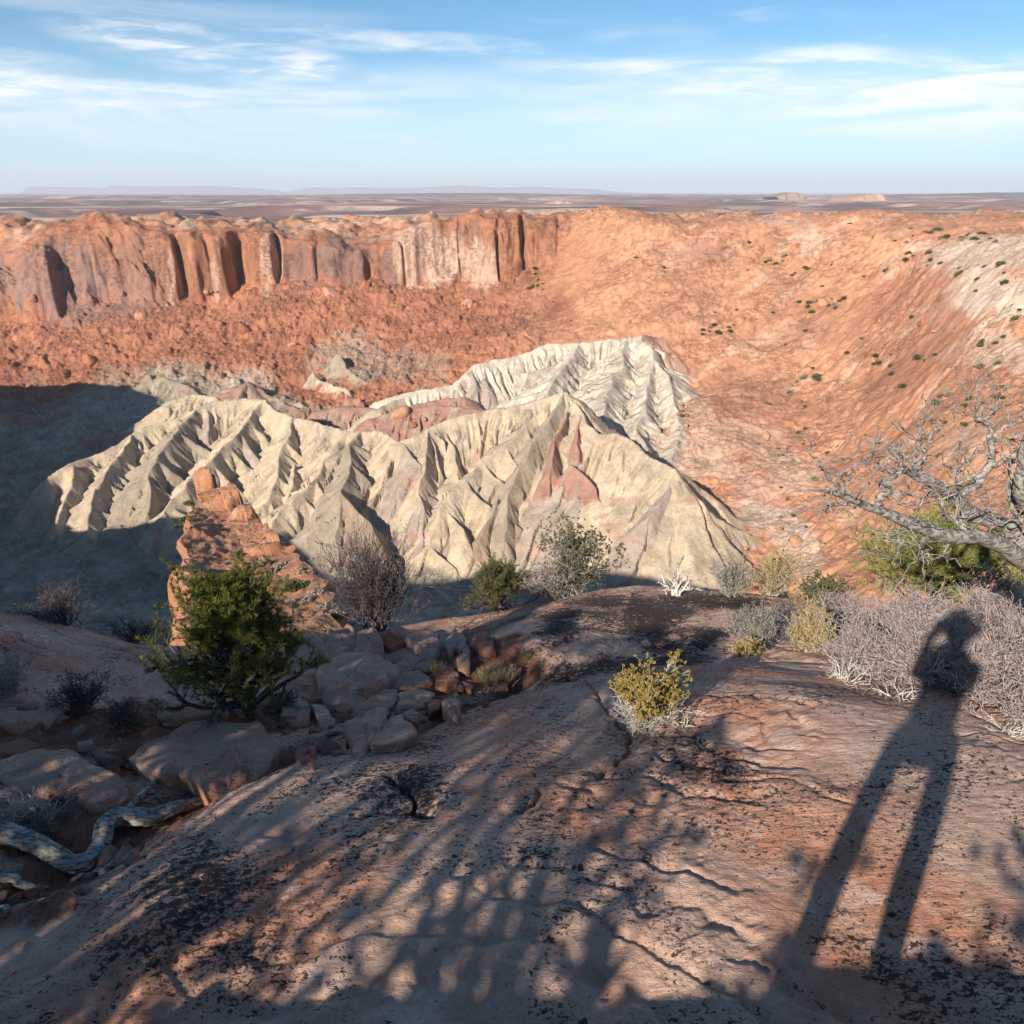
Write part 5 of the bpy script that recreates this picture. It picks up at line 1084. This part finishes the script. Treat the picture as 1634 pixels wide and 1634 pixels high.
def lit_px(px, py):
    m = np.zeros(px.shape, bool)
    for cx,cy,a,b,t in LX:
        dx = px-cx; dy = py-cy; c_, s_ = math.cos(t), math.sin(t); u = (dx*c_+dy*s_)/a; v = (-dx*s_+dy*c_)/b; m |= (u*u+v*v < (2.9 if cx > 1000 else 1.35))
    return m
def shade_trees():
    rg = np.random.default_rng(4)
    xs, ys = np.meshgrid(np.arange(-9, 9.5, .085), np.arange(.9, 10.5, .085)); x = (xs+rg.uniform(-.04,.04,xs.shape)).ravel(); y = (ys+rg.uniform(-.04,.04,xs.shape)).ravel(); z = TG(x, y)
    k_ = z/y; vis = k_ > -3
    # bearing/elevation of each spot from the station
    c_ = y*CP-z*SP; u_ = y*SP+z*CP; px = 817+F*x/c_; py = 817-F*u_/c_
    keep = ~lit_px(px, py)&(py > 975-0)&(py < 1900)&(px > -500)&(px < 2100)
    keep &= ~((py < 1100)&(px > 1150))&~((px>1590)&(py<1250))
    keep &= ~((py < 1010)&(px < 760)&(px>600))
    x, y, z = x[keep], y[keep], z[keep]
    n = len(x); tmin = (y+1.6)/(-SUNV[1]); t = tmin+rg.uniform(0, 1.3, n)+.8*(n2(x*.7,y*.7)+.3)
    C = np.c_[x,y,z]+t[:,None]*SUNV+rg.normal(0,.02,(n,3))
    # rays that light the bushes must stay open
    S = []
    for px_,py_,Y_,r_ in [(1030,1085,3.55,.33),(1200,985,5.4,.55),(1290,1000,5.3,.5),(1385,1010,5.0,.6),(1480,1010,4.6,.8),(1590,1030,4.3,.8),(1165,915,8.2,.7),(1232,915,8.2,.7),(1315,920,7.8,.7),(1480,915,7.6,1.5),(1650,915,7.0,1.3),(385,930,6.0,.46),(440,990,5.6,.32),(915,890,8.8,.8),(800,935,8.6,.6),(1075,935,8.8,.6),(1500,800,3.5,.9),(1400,780,3.3,.9),(1600,750,3.6,.9),(340,945,6.0,.25)]: S.append((*P(px_,py_,Y_), r_))
    for a,b,c,r_ in S:
        w = C-np.array([a,b,c]); d = np.linalg.norm(w-(w@SUNV)[:,None]*SUNV, axis=1); C = C[d > r_]
    k = C[:,2] > np.where(True, -1.5, 0); low = C[~k]
    lab = ['tall juniper behind the photographer, the one farthest left','wide juniper behind the photographer, left of the middle one','juniper straight behind the photographer','wide juniper behind the photographer, right of the middle one','juniper behind the photographer, the one farthest right']
    cx = np.array([-11.,-7.5,-4.6,-2.2,.4]); asg = np.argmin(np.abs(C[:,0][:,None]-cx[None]), 1)
    for i in range(5):
        c = C[asg==i]
        if len(c) < 5: continue
        m = c.mean(0); base = (m[0], m[1]-.4, gz(m[0], m[1]-.4)-.1); root = empty('juniper_tree', base); tag(root, lab[i], 'tree', 'junipers behind the photographer'); b = np.array(base)
        tr, rad = smoothline([(0,0,-.1),(.1,0,.5),(-.05,.1,max(.9,(m[2]-b[2])*.6)),tuple(m-b)], [.16,.13,.09,.04], 20, .05, i); V, F_ = tubes([(tr,rad)], 10, .03, .06); mesh_np('trunk', V, F_, M_bark, root)
        brs = []; hub = tr[12]
        for j in rg.choice(len(c), min(60, len(c)), replace=False): brs.append(smoothline([hub, (hub+c[j]-b)/2+rg.normal(0,.1,3)+np.array([0,0,-.1]), c[j]-b], [.03,.018,.006], 8))
        V, F_ = tubes(brs, 5); mesh_np('branches', V, F_, M_bark, root)
        V, F_ = blades(rg, c-b, rg.normal(size=c.shape), 20, .048, .034, .8); mesh_np('foliage', V, F_, M_olive, root, smooth=False)
shade_trees()
